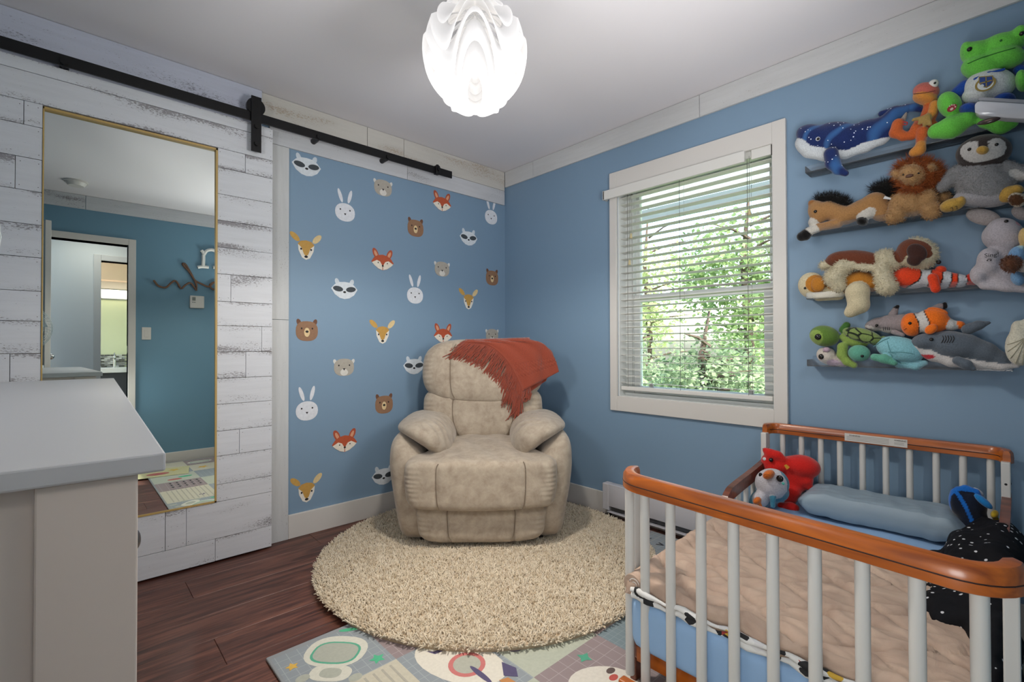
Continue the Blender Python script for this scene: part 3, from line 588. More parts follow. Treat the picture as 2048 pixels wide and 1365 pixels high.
def tree(name, label, x, y, h, cr, cz, n, leaf, mat, trunk=.12, seed=1, rz=1.):
    r = np.random.RandomState(seed); t = thing(name, label, 'tree', (x, y, -.66), 0, 'garden trees outside the window')
    mb = MB(); mb.tube([(0, 0, 0), (.1, .05, h*.35), (-.05, .1, h*.7), (.0, .0, h)], [trunk, trunk*.8, trunk*.5, trunk*.15], 8)
    for i in range(16):
        a = r.rand()*6.28; z0 = h*(.2+.65*r.rand()); L = cr*(.5+.5*r.rand()); mb.tube([(0, 0, z0), (math.cos(a)*L*.5, math.sin(a)*L*.5, z0+.15*L), (math.cos(a)*L, math.sin(a)*L, z0+.2*L)], [trunk*.3, trunk*.2, .008], 5)
    mb.build('trunk', BARK, t, True)
    k = 60; cc = r.normal(size=(k, 3)); cc /= np.linalg.norm(cc, axis=1)[:, None]; cc *= (r.rand(k)**.5)[:, None]*np.array([cr, cr, cr*rz]); cc[:, 2] += cz+.66
    P = cc[r.randint(k, size=n)]+r.normal(size=(n, 3))*cr*.14; d = r.normal(size=(n, 3)); d[:, 2] *= .5; d /= np.linalg.norm(d, axis=1)[:, None]
    s = np.cross(d, r.normal(size=(n, 3))); s /= np.linalg.norm(s, axis=1)[:, None]; L = leaf*(.6+.8*r.rand(n))[:, None]
    V = np.stack([P, P+d*L*.5+s*L*.3, P+d*L, P+d*L*.5-s*L*.3], 1).reshape(-1, 3); me = fromnp('foliage', V, np.arange(n*4).reshape(-1, 4)); o = obj('foliage', me, mat, t); o['kind'] = 'stuff'
LF1 = leafmat('leaf_green', '627a42', 'a9b982'); LF2 = leafmat('leaf_yellow_green', '8f9c62', 'cbcfa2'); LF3 = leafmat('needle_blue_green', '4d6344', '9aa982')
tree('maple_tree', 'bright green leafy tree filling the right of the window', 6.4, .55, 4.6, 1.3, 2.1, 5200, .10, LF1, .11, 1)
tree('birch_tree', 'yellow green tree behind the blind, upper middle', 8.6, 3.9, 5.5, 1.4, 2.2, 3600, .12, LF2, .10, 2)
tree('conifer_tree', 'blue green conifer low in the window behind the lower sash', 3.9, .15, 2.2, .85, .3, 5200, .075, LF3, .10, 3)
tree('shrub_tree', 'pale grey green shrub at the left of the lower sash', 4.3, 1.75, 2.5, .55, .5, 1500, .075, LF3, .12, 4, 1.5)
tree('cedar_tree', 'dark green cedar standing at the back of the garden', 10.5, .6, 4.4, 1.9, 1.0, 4500, .13, LF1, .16, 5)

# =================================================================== PENDANT LAMP
pl = thing('pendant_lamp', 'glowing white pendant lamp of layered wavy shade bands', 'pendant lamp', (LAMP.x, LAMP.y, ZC))
MB().cyl((0, 0, 0), (0, 0, -.03), .055, n=32).cyl((0, 0, -.03), (0, 0, -.12), .012).build('ceiling_canopy', WHITE, pl, True)
def shade_mat():
    m, nt, b = nmat('shade_plastic'); b.inputs['Base Color'].default_value = (.42, .42, .43, 1); b.inputs['Roughness'].default_value = .45
    # painted glow: stronger toward the bottom, shaded off under each overlapping band
    g = nt.nodes.new('ShaderNodeNewGeometry'); sx = nt.nodes.new('ShaderNodeSeparateXYZ'); nt.links.new(objco(nt), sx.inputs[0])
    mr = N(nt, 'ShaderNodeMapRange'); mr.inputs['From Min'].default_value = -.20; mr.inputs['From Max'].default_value = -.44; mr.inputs['To Min'].default_value = .52; mr.inputs['To Max'].default_value = .95
    at = nt.nodes.new('ShaderNodeAttribute'); at.attribute_name = 'lit'; mm = N(nt, 'ShaderNodeMath', operation='MULTIPLY'); nt.links.new(at.outputs['Fac'], mm.inputs[1])
    nt.links.new(sx.outputs[2], mr.inputs[0]); nt.links.new(mr.outputs[0], mm.inputs[0]); nt.links.new(mm.outputs[0], b.inputs['Emission Strength']); b.inputs['Emission Color'].default_value = (1, .975, .95, 1); return m
SHM = shade_mat()
cz = LAMP.z-ZC; RS = .185; nph = 5; ph0 = math.atan2(CP[1]-LAMP.y, CP[0]-LAMP.x)
bands = [-56, -33, -10, 13, 36, 59, 78]     # upper edge latitude (from below to top)
for bi, la in enumerate(bands):
    V = []; Fc = []; nu, nv = 144, 9; amp = 25*math.cos(math.radians(la*.8))+1
    for j in range(nv):
        t = j/(nv-1)
        for i in range(nu):
            ph = 2*math.pi*i/nu; c = math.cos(nph*(ph-ph0))
            lat = min(88, max(-88, la+amp*c-6+t*34)); 
            r = RS*(1.03-.24*t)*(1+.04*c*(1-t))
            l = math.radians(lat); V.append((r*math.cos(l)*math.cos(ph), r*math.cos(l)*math.sin(ph), cz+1.1*r*math.sin(l)))
    for j in range(nv-1):
        for i in range(nu): Fc.append([j*nu+i, j*nu+(i+1) % nu, (j+1)*nu+(i+1) % nu, (j+1)*nu+i])
    o = obj('shade_band', mesh_py('shade_band', V, Fc), SHM, pl, True); la_ = o.data.attributes.new('lit', 'FLOAT', 'POINT'); la_.data.foreach_set('value', [1.10-.70*(k_//nu/(nv-1))**.8 for k_ in range(nu*nv)]); so = o.modifiers.new('thickness', 'SOLIDIFY'); so.thickness = .0012
MB().sph((0, 0, cz), .035).cyl((0, 0, cz+.03), (0, 0, cz+.10), .02).build('bulb', M('lit_bulb', 'fff2dc', .3, emis=3.), pl, True)

# =================================================================== RECLINER
RO = np.array([-.985, -.905, .035]); ra = math.radians(-40.6)
def cushion(name, c, d, mat, parent, p=4., n=26, fn=None, rx=0., noise_amp=.003, pz=None):
    """padded upholstery block: rounded box swollen from a cube net, then shaped by fn(u,v,w,P)"""
    ids = {}; V = []; U = []; Fc = []
    for ax in range(3):
        for sg in (-1, 1):
            for i in range(n+1):
                for j in range(n+1):
                    q = [0, 0, 0]; q[ax] = sg*n; q[(ax+1) % 3] = 2*i-n; q[(ax+2) % 3] = 2*j-n; key = tuple(q)
                    if key not in ids: ids[key] = len(V); V.append(None); U.append(np.array(q)/n)
            for i in range(n):
                for j in range(n):
                    def K(i, j):
                        q = [0, 0, 0]; q[ax] = sg*n; q[(ax+1) % 3] = 2*i-n; q[(ax+2) % 3] = 2*j-n; return ids[tuple(q)]
                    f = [K(i, j), K(i+1, j), K(i+1, j+1), K(i, j+1)]; Fc.append(f if sg > 0 else f[::-1])
    U = np.array(U); e = np.full(3, p) if pz is None else np.array(pz)
    nrm = (np.abs(U)**e).sum(1)**(1/e.mean()); Q = U/nrm[:, None]; P = Q*np.array(d)/2
    if fn is not None: P = fn(Q, P)
    if noise_amp:
        for i in range(len(P)):
            q = P[i]; k = noise.noise(Vector((q[0]*7+c[0]*3, q[1]*7, q[2]*7+c[2]*5)))+.5*noise.noise(Vector(q*18)); P[i] = q*(1+k*noise_amp/ max(np.linalg.norm(q), .05))
    if rx: R = np.array(Matrix.Rotation(rx, 3, 'X')); P = P@R.T
    o = obj(name, mesh_py(name, P+np.array(c), Fc), mat, parent, True); return o
rec = thing('recliner', 'beige suede recliner armchair on the round cream rug', 'armchair', tuple(RO), ra)
ST = SUEDE; THR = M('suede_seam', '7b6c5c', .8)
def sm(x): x = np.clip(x, 0, 1); return x*x*(3-2*x)
def seamed(Q, P, xs, amp=.010, w=.03):
    """stitched vertical channels on the front face"""
    f = sm(-Q[:, 1]*2+.2)
    for u0 in xs: P[:, 1] += amp*np.exp(-((Q[:, 0]-u0)/w)**2)*f
    return P
def seam_threads(name, c, P_fn, xs, d, p, pz, mat, par, rx=0., z0=-.93, z1=.93, n=40):
    """the stitching itself, run along each channel"""
    for u0 in xs:
        U = np.stack([np.full(n, u0), np.full(n, -1.), np.linspace(z0, z1, n)], 1); e = np.array(pz); nr = (np.abs(U)**e).sum(1)**(1/e.mean()); Q = U/nr[:, None]; P = P_fn(Q, Q*np.array(d)/2)
        if rx: P = P@np.array(Matrix.Rotation(rx, 3, 'X')).T
        MB().tube([tuple(q) for q in P+np.array(c)-[0, .0065, 0]], .0022, 5).build(name, mat, par, True)
def gather(P, Q, amp=.002, fr=34.):
    s_ = sm((np.abs(Q[:, 0])-.70)/.28)*sm(-Q[:, 1]+.5); P[:, 1] += amp*s_*np.sin(P[:, 2]*2*math.pi*fr+np.sin(P[:, 2]*31)*1.5); return P
def f_foot(Q, P):
    P = P.copy(); P[:, 0] *= 1+.04*Q[:, 2]; P = seamed(Q, P, (-.52, .52)); P[:, 2] -= .014*np.cos(Q[:, 0]*1.4)*sm(Q[:, 2]); return gather(P, Q)
a_ = dict(c=(0, .075, .128), d=(.665, .15, .215)); cushion('footrest', a_['c'], a_['d'], ST, rec, 5, 50, f_foot, pz=(5, 5, 5)); seam_threads('seam', a_['c'], f_foot, (-.52, .52), a_['d'], 5, (5, 5, 5), THR, rec)
def f_seat(Q, P):
    P = P.copy(); P[:, 0] *= 1-.30*sm((Q[:, 1]+.62)*1.6)-.035*sm(-Q[:, 2]); P = seamed(Q, P, (-.56667, .56667), .010, .022)
    P[:, 2] += .034*np.exp(-(P[:, 0]/.28)**4)*sm(Q[:, 2])*sm(.9+Q[:, 1]*.9)-.016*np.cos(Q[:, 0]*1.4)*sm(-Q[:, 2]); P[:, 1] -= .018*np.cos(Q[:, 0]*1.5)*sm(-Q[:, 1])
    P[:, 2] += .004*np.sin(P[:, 0]*38+P[:, 1]*21)*sm(Q[:, 2]); return gather(P, Q, .0014, 40)
a_ = dict(c=(0, .29, .335), d=(.79, .66, .242)); cushion('seat_cushion', a_['c'], a_['d'], ST, rec, 4.2, 60, f_seat, pz=(15, 11, 8)); seam_threads('seam', a_['c'], f_seat, (-.56667, .56667), a_['d'], 4, (15, 11, 8), THR, rec, 0., -.92, .97)
def f_arm(s):
    def f(Q, P):
        P = P.copy(); z = Q[:, 2]*.5+.5; P[:, 0] += s*(.05*sm(z*1.3)-.03); o = s*Q[:, 0]
        P[:, 2] -= .085*sm(.35-o*.6)*sm(Q[:, 2]*1.4); P[:, 1] -= .012*np.cos(o*1.5)*sm(-Q[:, 1]); return P
    return f
for s in (-1, 1):
    cushion('arm_panel', (s*.378, .41, .282), (.19, .70, .560), ST, rec, 6, 34, f_arm(s), pz=(4, 6, 6))
    def f_pad(Q, P, s=s):
        P = P.copy(); o = s*Q[:, 0]
        P[:, 2] *= 1.05-.66*sm(.5+.5*o)+.12*sm(-o)                       # thin toward the outer point
        P[:, 2] += .062*o-.045*o*o*(o > 0)-.020*sm(-o); P[:, 1] += .05*sm(o)-.02*np.cos(Q[:, 2]*1.3)*sm(-Q[:, 1])
        P[:, 2] += .0045*sm(-o+.3)*np.sin(P[:, 1]*95+P[:, 0]*70); return P
    cushion('arm_pad', (s*.322, .41, .560), (.32, .64, .215), ST, rec, 2.6, 40, f_pad, pz=(2.6, 3.2, 2.4))
def f_backlow(Q, P):
    P = P.copy(); P = seamed(Q, P, (-.50, .50), .009, .024); P[:, 2] -= .045*np.cos(Q[:, 0]*1.5)*sm(Q[:, 2]); P[:, 0] *= 1-.13*sm(-Q[:, 2])
    d_ = sm(.25-Q[:, 2])*sm((np.abs(Q[:, 0])-.25)*1.6)*sm(-Q[:, 1]); P[:, 1] += .008*d_*np.sin(P[:, 2]*70+np.abs(P[:, 0])*62); return gather(P, Q, .0025, 34)
a_ = dict(c=(0, .612, .620), d=(.755, .22, .35)); cushion('lower_back_cushion', a_['c'], a_['d'], ST, rec, 4, 56, f_backlow, rx=-.10, pz=(5, 3.2, 4)); seam_threads('seam', a_['c'], f_backlow, (-.50, .50), a_['d'], 4, (5, 3.2, 4), THR, rec, -.10)
def f_backup(Q, P):
    P = P.copy(); P = seamed(Q, P, (-.5357, .5357), .009, .024); P[:, 2] -= .050*np.cos(Q[:, 0]*1.45)*sm(-Q[:, 2]*1.4); P[:, 0] *= 1-.05*sm(Q[:, 2]); return gather(P, Q, .0025, 34)
a_ = dict(c=(0, .635, .888), d=(.765, .265, .37)); cushion('headrest_cushion', a_['c'], a_['d'], ST, rec, 3.6, 56, f_backup, rx=-.12, pz=(4.2, 3.2, 3.6)); seam_threads('seam', a_['c'], f_backup, (-.5357,), a_['d'], 4, (4.2, 3.2, 3.6), THR, rec, -.12)
box('base_frame', (-.33, .12, .0), (.33, .68, .06), M('dark_base', '1c1815', .7), rec, .01)
cushion('back_shell', (0, .72, .56), (.66, .12, .85), ST, rec, 5, 12, None, rx=-.10)

# =================================================================== THROW BLANKET over the recliner
RUST = M('rust_knit', '9c4a33', .9, nscale=240., nstr=.5, ndist=.002, var=.12)
def knit():
    m, nt, b = nmat('rust_knit_zigzag'); L = nt.links; tc = nt.nodes.new('ShaderNodeTexCoord'); mp = nt.nodes.new('ShaderNodeMapping'); L.new(tc.outputs['UV'], mp.inputs[0])
    w = N(nt, 'ShaderNodeTexNoise', Scale=90., Detail=2.); L.new(mp.outputs[0], w.inputs['Vector'])
    r = ramp(nt, w.outputs[0], [(.3, srgb('7a3322')), (.7, srgb('994229'))]); L.new(r.outputs[0], b.inputs['Base Color']); b.inputs['Roughness'].default_value = .9; b.inputs['Sheen Weight'].default_value = .3
    # raised zigzag rows: height from v + triangle wave of u
    sx = nt.nodes.new('ShaderNodeSeparateXYZ'); L.new(tc.outputs['UV'], sx.inputs[0])
    pp_ = N(nt, 'ShaderNodeMath', operation='PINGPONG'); pp_.inputs[1].default_value = .035; L.new(sx.outputs[1], pp_.inputs[0])
    ad = N(nt, 'ShaderNodeMath', operation='ADD'); L.new(sx.outputs[0], ad.inputs[0]); L.new(pp_.outputs[0], ad.inputs[1])
    sn = N(nt, 'ShaderNodeMath', operation='MULTIPLY'); sn.inputs[1].default_value = 75.; L.new(ad.outputs[0], sn.inputs[0]); si = N(nt, 'ShaderNodeMath', operation='SINE'); L.new(sn.outputs[0], si.inputs[0])
    rr = N(nt, 'ShaderNodeMath', operation='MULTIPLY'); rr.inputs[1].default_value = 11.; L.new(sx.outputs[0], rr.inputs[0]); rs = N(nt, 'ShaderNodeMath', operation='SINE'); L.new(rr.outputs[0], rs.inputs[0]); gt = N(nt, 'ShaderNodeMath', operation='GREATER_THAN'); gt.inputs[1].default_value = .45; L.new(rs.outputs[0], gt.inputs[0])
    mu = N(nt, 'ShaderNodeMath', operation='MULTIPLY'); L.new(si.outputs[0], mu.inputs[0]); L.new(gt.outputs[0], mu.inputs[1])
    bump(nt, b, mu.outputs[0], .5, .003); return m
KN = knit()
def inv_local(Pw): q = np.array(Pw)-RO; c_, s_ = math.cos(-ra), math.sin(-ra); return np.array([q[0]*c_-q[1]*s_, q[0]*s_+q[1]*c_, q[2]])
def tow(p): c_, s_ = math.cos(ra), math.sin(ra); return np.array([p[0]*c_-p[1]*s_, p[0]*s_+p[1]*c_, p[2]])+RO
def front(x, z):
    """y of the headrest's front surface, recliner axes"""
    y = .64-.125*(max(0, 1-abs(x/.385)**3.5))**.3+.12*(z-.885); return y
# folded throw: left edge runs diagonally down the headrest, right part hangs over the corner
Lp = [(932, 684), (978, 690), (1012, 718), (1033, 752), (1046, 782)]
Rp = [(1060, 680), (1086, 688), (1104, 708), (1113, 726), (1118, 744)]
def thr_pt(px, py, off):
    dep = 3.02
    for _ in range(6):
        p = inv_local(PD(px, py, dep)); yy = front(np.clip(p[0], -.37, .37), p[2])-off; dep += (yy-p[1])*1.0
    return PD(px, py, dep)
tb = thing('throw_blanket', 'rust red knitted throw with fringe draped over the recliner back', 'blanket', tuple(PD(1010, 700, 3.1)))
def sheet(name, Lq, Rq, off, nu=26, nv=30, mat=KN, top_back=True, wob=.004, th=.008):
    Ls = smooth_path([np.array([*p, 0.]) for p in Lq], 10); Rs = smooth_path([np.array([*p, 0.]) for p in Rq], 10); V = []; UV = []
    rows = []
    if top_back:
        a, b = np.array(Ls[0][:2]), np.array(Rs[0][:2]); A0, B0 = thr_pt(*a, off), thr_pt(*b, off); back = np.array([math.sin(-ra), math.cos(ra), 0]); back = np.array([-math.sin(ra), math.cos(ra), 0])
        for k_, (s_, dz) in enumerate(((.24, -.12), (.20, -.02), (.10, .008), (.04, .012))):
            rows.append([A0*(1-u)+B0*u+back*s_+np.array([0, 0, dz]) for u in np.linspace(0, 1, nu+1)])
    for t in np.linspace(0, 1, nv):
        i = t*(len(Ls)-1); i0 = int(i); fr = i-i0; a = Ls[i0]*(1-fr)+Ls[min(i0+1, len(Ls)-1)]*fr; j = t*(len(Rs)-1); j0 = int(j); fj = j-j0; b = Rs[j0]*(1-fj)+Rs[min(j0+1, len(Rs)-1)]*fj
        rows.append([thr_pt(a[0]*(1-u)+b[0]*u, a[1]*(1-u)+b[1]*u, off+wob*math.sin(u*7+t*5)+.004*math.sin(u*17-t*3)) for u in np.linspace(0, 1, nu+1)])
    for r_ in rows: V += r_
    nr = len(rows); Fc = [[i*(nu+1)+j, i*(nu+1)+j+1, (i+1)*(nu+1)+j+1, (i+1)*(nu+1)+j] for i in range(nr-1) for j in range(nu)]
    me = mesh_py(name, V, Fc); uv = me.uv_layers.new(name='UVMap')
    for lp in me.loops: uv.data[lp.index].uv = ((lp.vertex_index//(nu+1))/nr, (lp.vertex_index % (nu+1))/nu)
    o = obj(name, me, mat, None, True); so = o.modifiers.new('thickness', 'SOLIDIFY'); so.thickness = th; so.offset = 0
    ch(o, tb); return rows
r1 = sheet('lower_fold', [(960, 690), (1010, 720), (1034, 765), (1041, 798)], [(1075, 686), (1102, 702), (1106, 725), (1092, 762)], .012, top_back=False)
rows = sheet('upper_fold', Lp, Rp, .030, wob=.005)
hem = [r[0] for r in rows[2:]]
ch(MB().tube(hem, .007, 8).build('rolled_hem', KN, None, True), tb)
mb = MB(); rr = np.random.RandomState(3)
nst = 230
for i in range(nst):
    t = i/(nst-1)*(len(hem)-1); i0 = int(t); fr = t-i0; a = hem[i0]*(1-fr)+hem[min(i0+1, len(hem)-1)]*fr; tt = i/(nst-1)
    # strands fall down-left, longer lower down
    L = (.135+.055*rr.rand())*(.8+.35*tt); lat = -(1-tt)*.62-.14+rr.normal()*.10
    right = np.array([_R[0], _R[1], 0]); d = right*lat+np.array([0, 0, -1])*(.45+.6*tt); d /= np.linalg.norm(d); nrm = -_F*np.array([1, 1, 0])
    pts = [a, a+d*L*.35+nrm*.012*rr.rand(), a+d*L*.7+nrm*.006+right*rr.normal()*.007+np.array([0, 0, -.006]), a+d*L+right*rr.normal()*.010+np.array([0, 0, -.016])-nrm*.004]
    mb.tube(smooth_path(pts, 3), [.0035]*7+[.0028]*3 if False else .0025, 5)
ch(tag(mb.build('fringe', KN, None, True), kind='stuff'), tb)
mb = MB(); e = rows[-1]
for i in range(26):
    a = e[int(i/26*6)]; L = .06+.02*rr.rand(); mb.tube([a, a+np.array([rr.normal()*.006, rr.normal()*.004, -L*.5]), a+np.array([rr.normal()*.008-.004, rr.normal()*.004, -L])], .003, 5)
ch(tag(mb.build('fringe_tassel', KN, None, True), kind='stuff'), tb)

# =================================================================== ROUND SHAG RUG
RC = (-.93, -.90); RR = .835
rg = thing('shag_rug', 'round cream shag rug under the recliner', 'rug', (RC[0], RC[1], 0))
RUGM = M('cream_wool_base', 'b3a085', .95)
MB().cyl((0, 0, .011), (0, 0, .026), RR-.008, n=96).build('rug_backing', RUGM, rg, True)
def rugmat():
    m, nt, b = nmat('cream_wool'); n = N(nt, 'ShaderNodeTexNoise', Scale=45., Detail=2.); nt.links.new(objco(nt), n.inputs['Vector']); r = ramp(nt, n.outputs[0], [(.3, srgb('c0ad90')), (.6, srgb('e0d3bc'))]); nt.links.new(r.outputs[0], b.inputs['Base Color']); b.inputs['Roughness'].default_value = .95; b.inputs['Sheen Weight'].default_value = .3; return m
n = 62000; a = rng.rand(n)*2*math.pi; rad_ = RR*np.sqrt(rng.rand(n)); bx = np.stack([rad_*np.cos(a), rad_*np.sin(a), np.full(n, .024)], 1)
nr = np.stack([np.cos(a)*(rad_ > RR-.03)*1.0, np.sin(a)*(rad_ > RR-.03)*1.0, np.ones(n)], 1)
def yarn(base, nrm, L, w):
    """twisted yarn ends: three-sided tapering curls"""
    n = len(base); d = nrm+rng.normal(size=(n, 3))*.65; d[:, 2] = np.abs(d[:, 2])+.25; d /= np.linalg.norm(d, axis=1)[:, None]
    s = np.cross(d, rng.normal(size=(n, 3))); s /= np.linalg.norm(s, axis=1)[:, None]; t = np.cross(d, s); L = (L*(.7+.6*rng.rand(n)))[:, None]; bend = s*L*.35
    ring_ = [(math.cos(k*2.094), math.sin(k*2.094)) for k in range(3)]; V = []
    for lv, wd in ((0, 1.), (.6, 1.05), (1., .5)):
        c = base+d*L*lv+bend*lv*lv
        for cx, cy in ring_: V.append(c+(s*cx+t*cy)*w*wd)
    V = np.stack(V, 1).reshape(-1, 3); i = np.arange(n)[:, None]*9; q = []
    for lv in (0, 1):
        for k in range(3): q.append(i+[lv*3+k, lv*3+(k+1) % 3, lv*3+3+(k+1) % 3, lv*3+3+k])
    q.append(i+[6, 7, 8, 8]); tri = i+[6, 7, 8]
    return V, np.concatenate(q[:-1]), tri
V, Fq, tri = yarn(bx, nr, .0165, .0030)
me = bpy.data.meshes.new('pile'); fs = np.concatenate([np.c_[Fq[:, :3]], np.c_[Fq[:, 0], Fq[:, 2], Fq[:, 3]], tri]); me = fromnp('pile', V, fs); me.shade_smooth(); o = obj('pile', me, rugmat(), rg); o['kind'] = 'stuff'

# =================================================================== PLAY MAT
pmx = [-2.025, -1.715, -1.44, -1.11, -.80, -.47, -.09]
mt = thing('play_mat', 'printed foam play mat of grey, mauve and cream squares on the floor', 'play mat', (-1.05, -1.95, 0))
mtl = math.radians(-1.6)
FOAM = M('grey_foam', '8b9093', .6); box('foam_sheet', (-.985, -.93, .0005), (.97, .915, .0105), FOAM, mt, .004)
mt.rotation_euler.z = 0
ZK = [0]
def flat(name, pts, z, col, par=mt, org=(-1.05, -1.95), mat=None, nsc=90.):
    ZK[0] += 1; z += 4e-6*ZK[0]
    me = mesh_py(name, [(p[0]-org[0], p[1]-org[1], z) for p in pts], [list(range(len(pts)))]); return obj(name, me, mat or M('print_'+col, col, .55, nscale=nsc, var=.05), par)
def grid_mat(key, base, line, sc):
    m, nt, b = nmat(key); tb_ = N(nt, 'ShaderNodeTexBrick', Scale=sc); tb_.offset = 0; tb_.inputs['Color1'].default_value = (*srgb(base), 1); tb_.inputs['Color2'].default_value = (*srgb(base), 1); tb_.inputs['Mortar'].default_value = (*srgb(line), 1)
    tb_.inputs['Mortar Size'].default_value = .03; tb_.inputs['Brick Width'].default_value = 1; tb_.inputs['Row Height'].default_value = 1; nt.links.new(objco(nt), tb_.inputs['Vector']); nt.links.new(tb_.outputs[0], b.inputs['Base Color']); b.inputs['Roughness'].default_value = .55; return m
GB = grid_mat('print_grey_blue_lines', '8a9297', '9ea5a8', 28.); MV = grid_mat('print_mauve_lines', '8d7f80', 'a39899', 22.); TG = grid_mat('print_teal_lines', '74848a', '8d999d', 40.)
CRM = 'bdbaa6'; cells = {}
ys = [-1.06, -1.345, -1.726, -2.02, -2.32, -2.6, -2.85]
mats_ = [[GB, MV, None, GB, None, MV], [None, GB, CRM, MV, None, GB], [MV, CRM, MV, TG, CRM, None], [CRM, GB, None, MV, GB, CRM], [GB, None, MV, CRM, TG, MV], [None, MV, CRM, GB, MV, None]]
for r in range(6):
    for c in range(6):
        m_ = mats_[r][c]; x0, x1, y0, y1 = pmx[c], pmx[c+1], ys[r+1], ys[r]
        if r == 1 and c == 2: y1 = -1.40
        flat('printed_square', [(x0, y0), (x1, y0), (x1, y1), (x0, y1)], .0108, 'c9c3b2', mat=m_ if m_ not in (None, CRM) else M('print_cream', 'bdb8a6', .55, nscale=80., var=.05) if m_ is None else M('print_pale_green', 'aeb3a4', .55, nscale=80., var=.05))
Z1, Z2, Z3, Z4 = .0111, .0113, .0115, .0117
rd = math.radians
def star(cx, cy, r, n=5, k=.5): return [(cx+(r if i % 2 == 0 else r*k)*math.cos(i*math.pi/n+.3), cy+(r if i % 2 == 0 else r*k)*math.sin(i*math.pi/n+.3)) for i in range(2*n)]
# astronaut
flat('printed_astronaut', ring(-1.845, -1.165, .105, .085, rot=rd(-47), sq=2.4), Z1, 'c9c8bb'); flat('printed_astronaut', ring(-1.85, -1.172, .082, .060, rot=rd(-47), sq=2.8), Z2, '55a386'); flat('printed_astronaut', ring(-1.85, -1.172, .074, .052, rot=rd(-47), sq=2.8), Z3, 'a5a89c')
flat('printed_astronaut', ring(-1.905, -1.262, .068, .040, rot=rd(-47), sq=2.6), Z1, 'c9c8bb'); flat('printed_astronaut', ring(-1.905, -1.262, .035, .024, rot=rd(-47), sq=2.6), Z2, 'a5a89c')
for dx, dy in ((-.075, .035), (.05, -.075), (-.095, -.03), (-.02, -.085)): flat('printed_astronaut', ring(-1.905+dx, -1.262+dy, .022, .018), Z1, 'a5a89c')
flat('printed_star', star(-1.76, -1.30, .028), Z1, '4fae84'); flat('printed_star', star(-1.985, -1.145, .022), Z1, 'd0a94c'); flat('printed_star', star(-1.63, -1.245, .022), Z1, 'd8d4c8'); flat('printed_leaf', ring(-1.76, -1.035-.04, .035, .010, rot=rd(-30)), Z1, '4fae84')
# stripes
for i in range(9): flat('printed_stripe', [(-1.99+.03*i, -1.36), (-1.982+.03*i, -1.36), (-1.982+.03*i, -1.71), (-1.99+.03*i, -1.71)], Z1, 'a7a396')
for (x, y_) in ((-1.80, -1.44), (-1.815, -1.452), (-1.79, -1.458)): flat('printed_berry', ring(x, y_, .008, .008), Z2, '5b4f70')
# rocket
flat('printed_rocket', ring(-1.565, -1.50, .17, .098, rot=rd(-70), sq=2.1), Z1, 'd4cfc2'); flat('printed_rocket', ring(-1.557, -1.53, .062, .062), Z2, 'c0706d'); flat('printed_rocket', ring(-1.557, -1.53, .046, .046), Z3, 'a9aa9d')
flat('printed_rocket', [(-1.62, -1.38), (-1.60, -1.40), (-1.52, -1.41), (-1.48, -1.385), (-1.475, -1.395), (-1.52, -1.425), (-1.605, -1.415)], Z2, '514a6c'); flat('printed_rocket', [(-1.465, -1.60), (-1.45, -1.655), (-1.475, -1.69), (-1.505, -1.655)], Z2, '514a6c'); flat('printed_rocket', ring(-1.555, -1.60, .055, .010, rot=rd(-90)), Z3, '514a6c'); flat('printed_rocket', [(-1.53, -1.66), (-1.50, -1.67), (-1.495, -1.715), (-1.53, -1.70)], Z2, 'b87f4a')
# car
flat('printed_car', ring(-1.375, -1.565, .034, .034), Z1, '5d5670'); flat('printed_car', ring(-1.375, -1.565, .020, .020), Z2, 'cfcabd'); flat('printed_car', [(-1.36, -1.59), (-1.335, -1.62), (-1.20, -1.55), (-1.225, -1.52)], Z2, 'ad7c4c')
for i in range(5): flat('printed_car', [(-1.35+.028*i, -1.605+.0146*i), (-1.347+.028*i, -1.605+.0146*i), (-1.367+.028*i, -1.578+.0146*i), (-1.37+.028*i, -1.578+.0146*i)], Z3, 'd0b48c')
# bear with leaf
flat('printed_bear', ring(-1.30, -1.90, .115, .085, rot=rd(-40)), Z1, 'd2cdc2'); flat('printed_bear', ring(-1.235, -1.875, .018, .012), Z2, '5a4b47'); flat('printed_bear', ring(-1.255, -1.90, .018, .012), Z2, 'b55048'); flat('printed_leaf', star(-1.245, -1.775, .028, 4, .5), Z1, '4f9c80')
# sums beside the heater
sy = [('+', -.43, -1.22), ('-', -.35, -1.27), ('x', -.27, -1.33), ('<', -.20, -1.38), ('+', -.38, -1.36), ('=', -.30, -1.42), ('v', -.22, -1.47), ('x', -.45, -1.44), ('-', -.40, -1.50)]
for i in range(8): flat('printed_stripe', [(-.47, -1.16-.05*i), (-.10, -1.16-.05*i), (-.10, -1.163-.05*i), (-.47, -1.163-.05*i)], Z1, 'a7a396')
def stroke(x0, y0, x1, y1, w=.005):
    d = np.array([x1-x0, y1-y0]); d /= np.linalg.norm(d); n_ = np.array([-d[1], d[0]])*w; flat('printed_symbol', [(x0+n_[0], y0+n_[1]), (x1+n_[0], y1+n_[1]), (x1-n_[0], y1-n_[1]), (x0-n_[0], y0-n_[1])], Z2, '2d2c33')
for s_, x, y_ in sy:
    if s_ == '+': stroke(x-.025, y_, x+.025, y_); stroke(x, y_-.025, x, y_+.025)
    if s_ == '-': stroke(x-.02, y_, x+.02, y_)
    if s_ == '=': stroke(x-.02, y_+.01, x+.02, y_+.01); stroke(x-.02, y_-.01, x+.02, y_-.01)
    if s_ == 'x': stroke(x-.018, y_-.018, x+.018, y_+.018); stroke(x-.018, y_+.018, x+.018, y_-.018)
    if s_ == '<': stroke(x-.018, y_, x+.018, y_+.015); stroke(x-.018, y_, x+.018, y_-.015)
    if s_ == 'v': stroke(x, y_-.018, x+.015, y_+.018); stroke(x, y_-.018, x-.015, y_+.018)
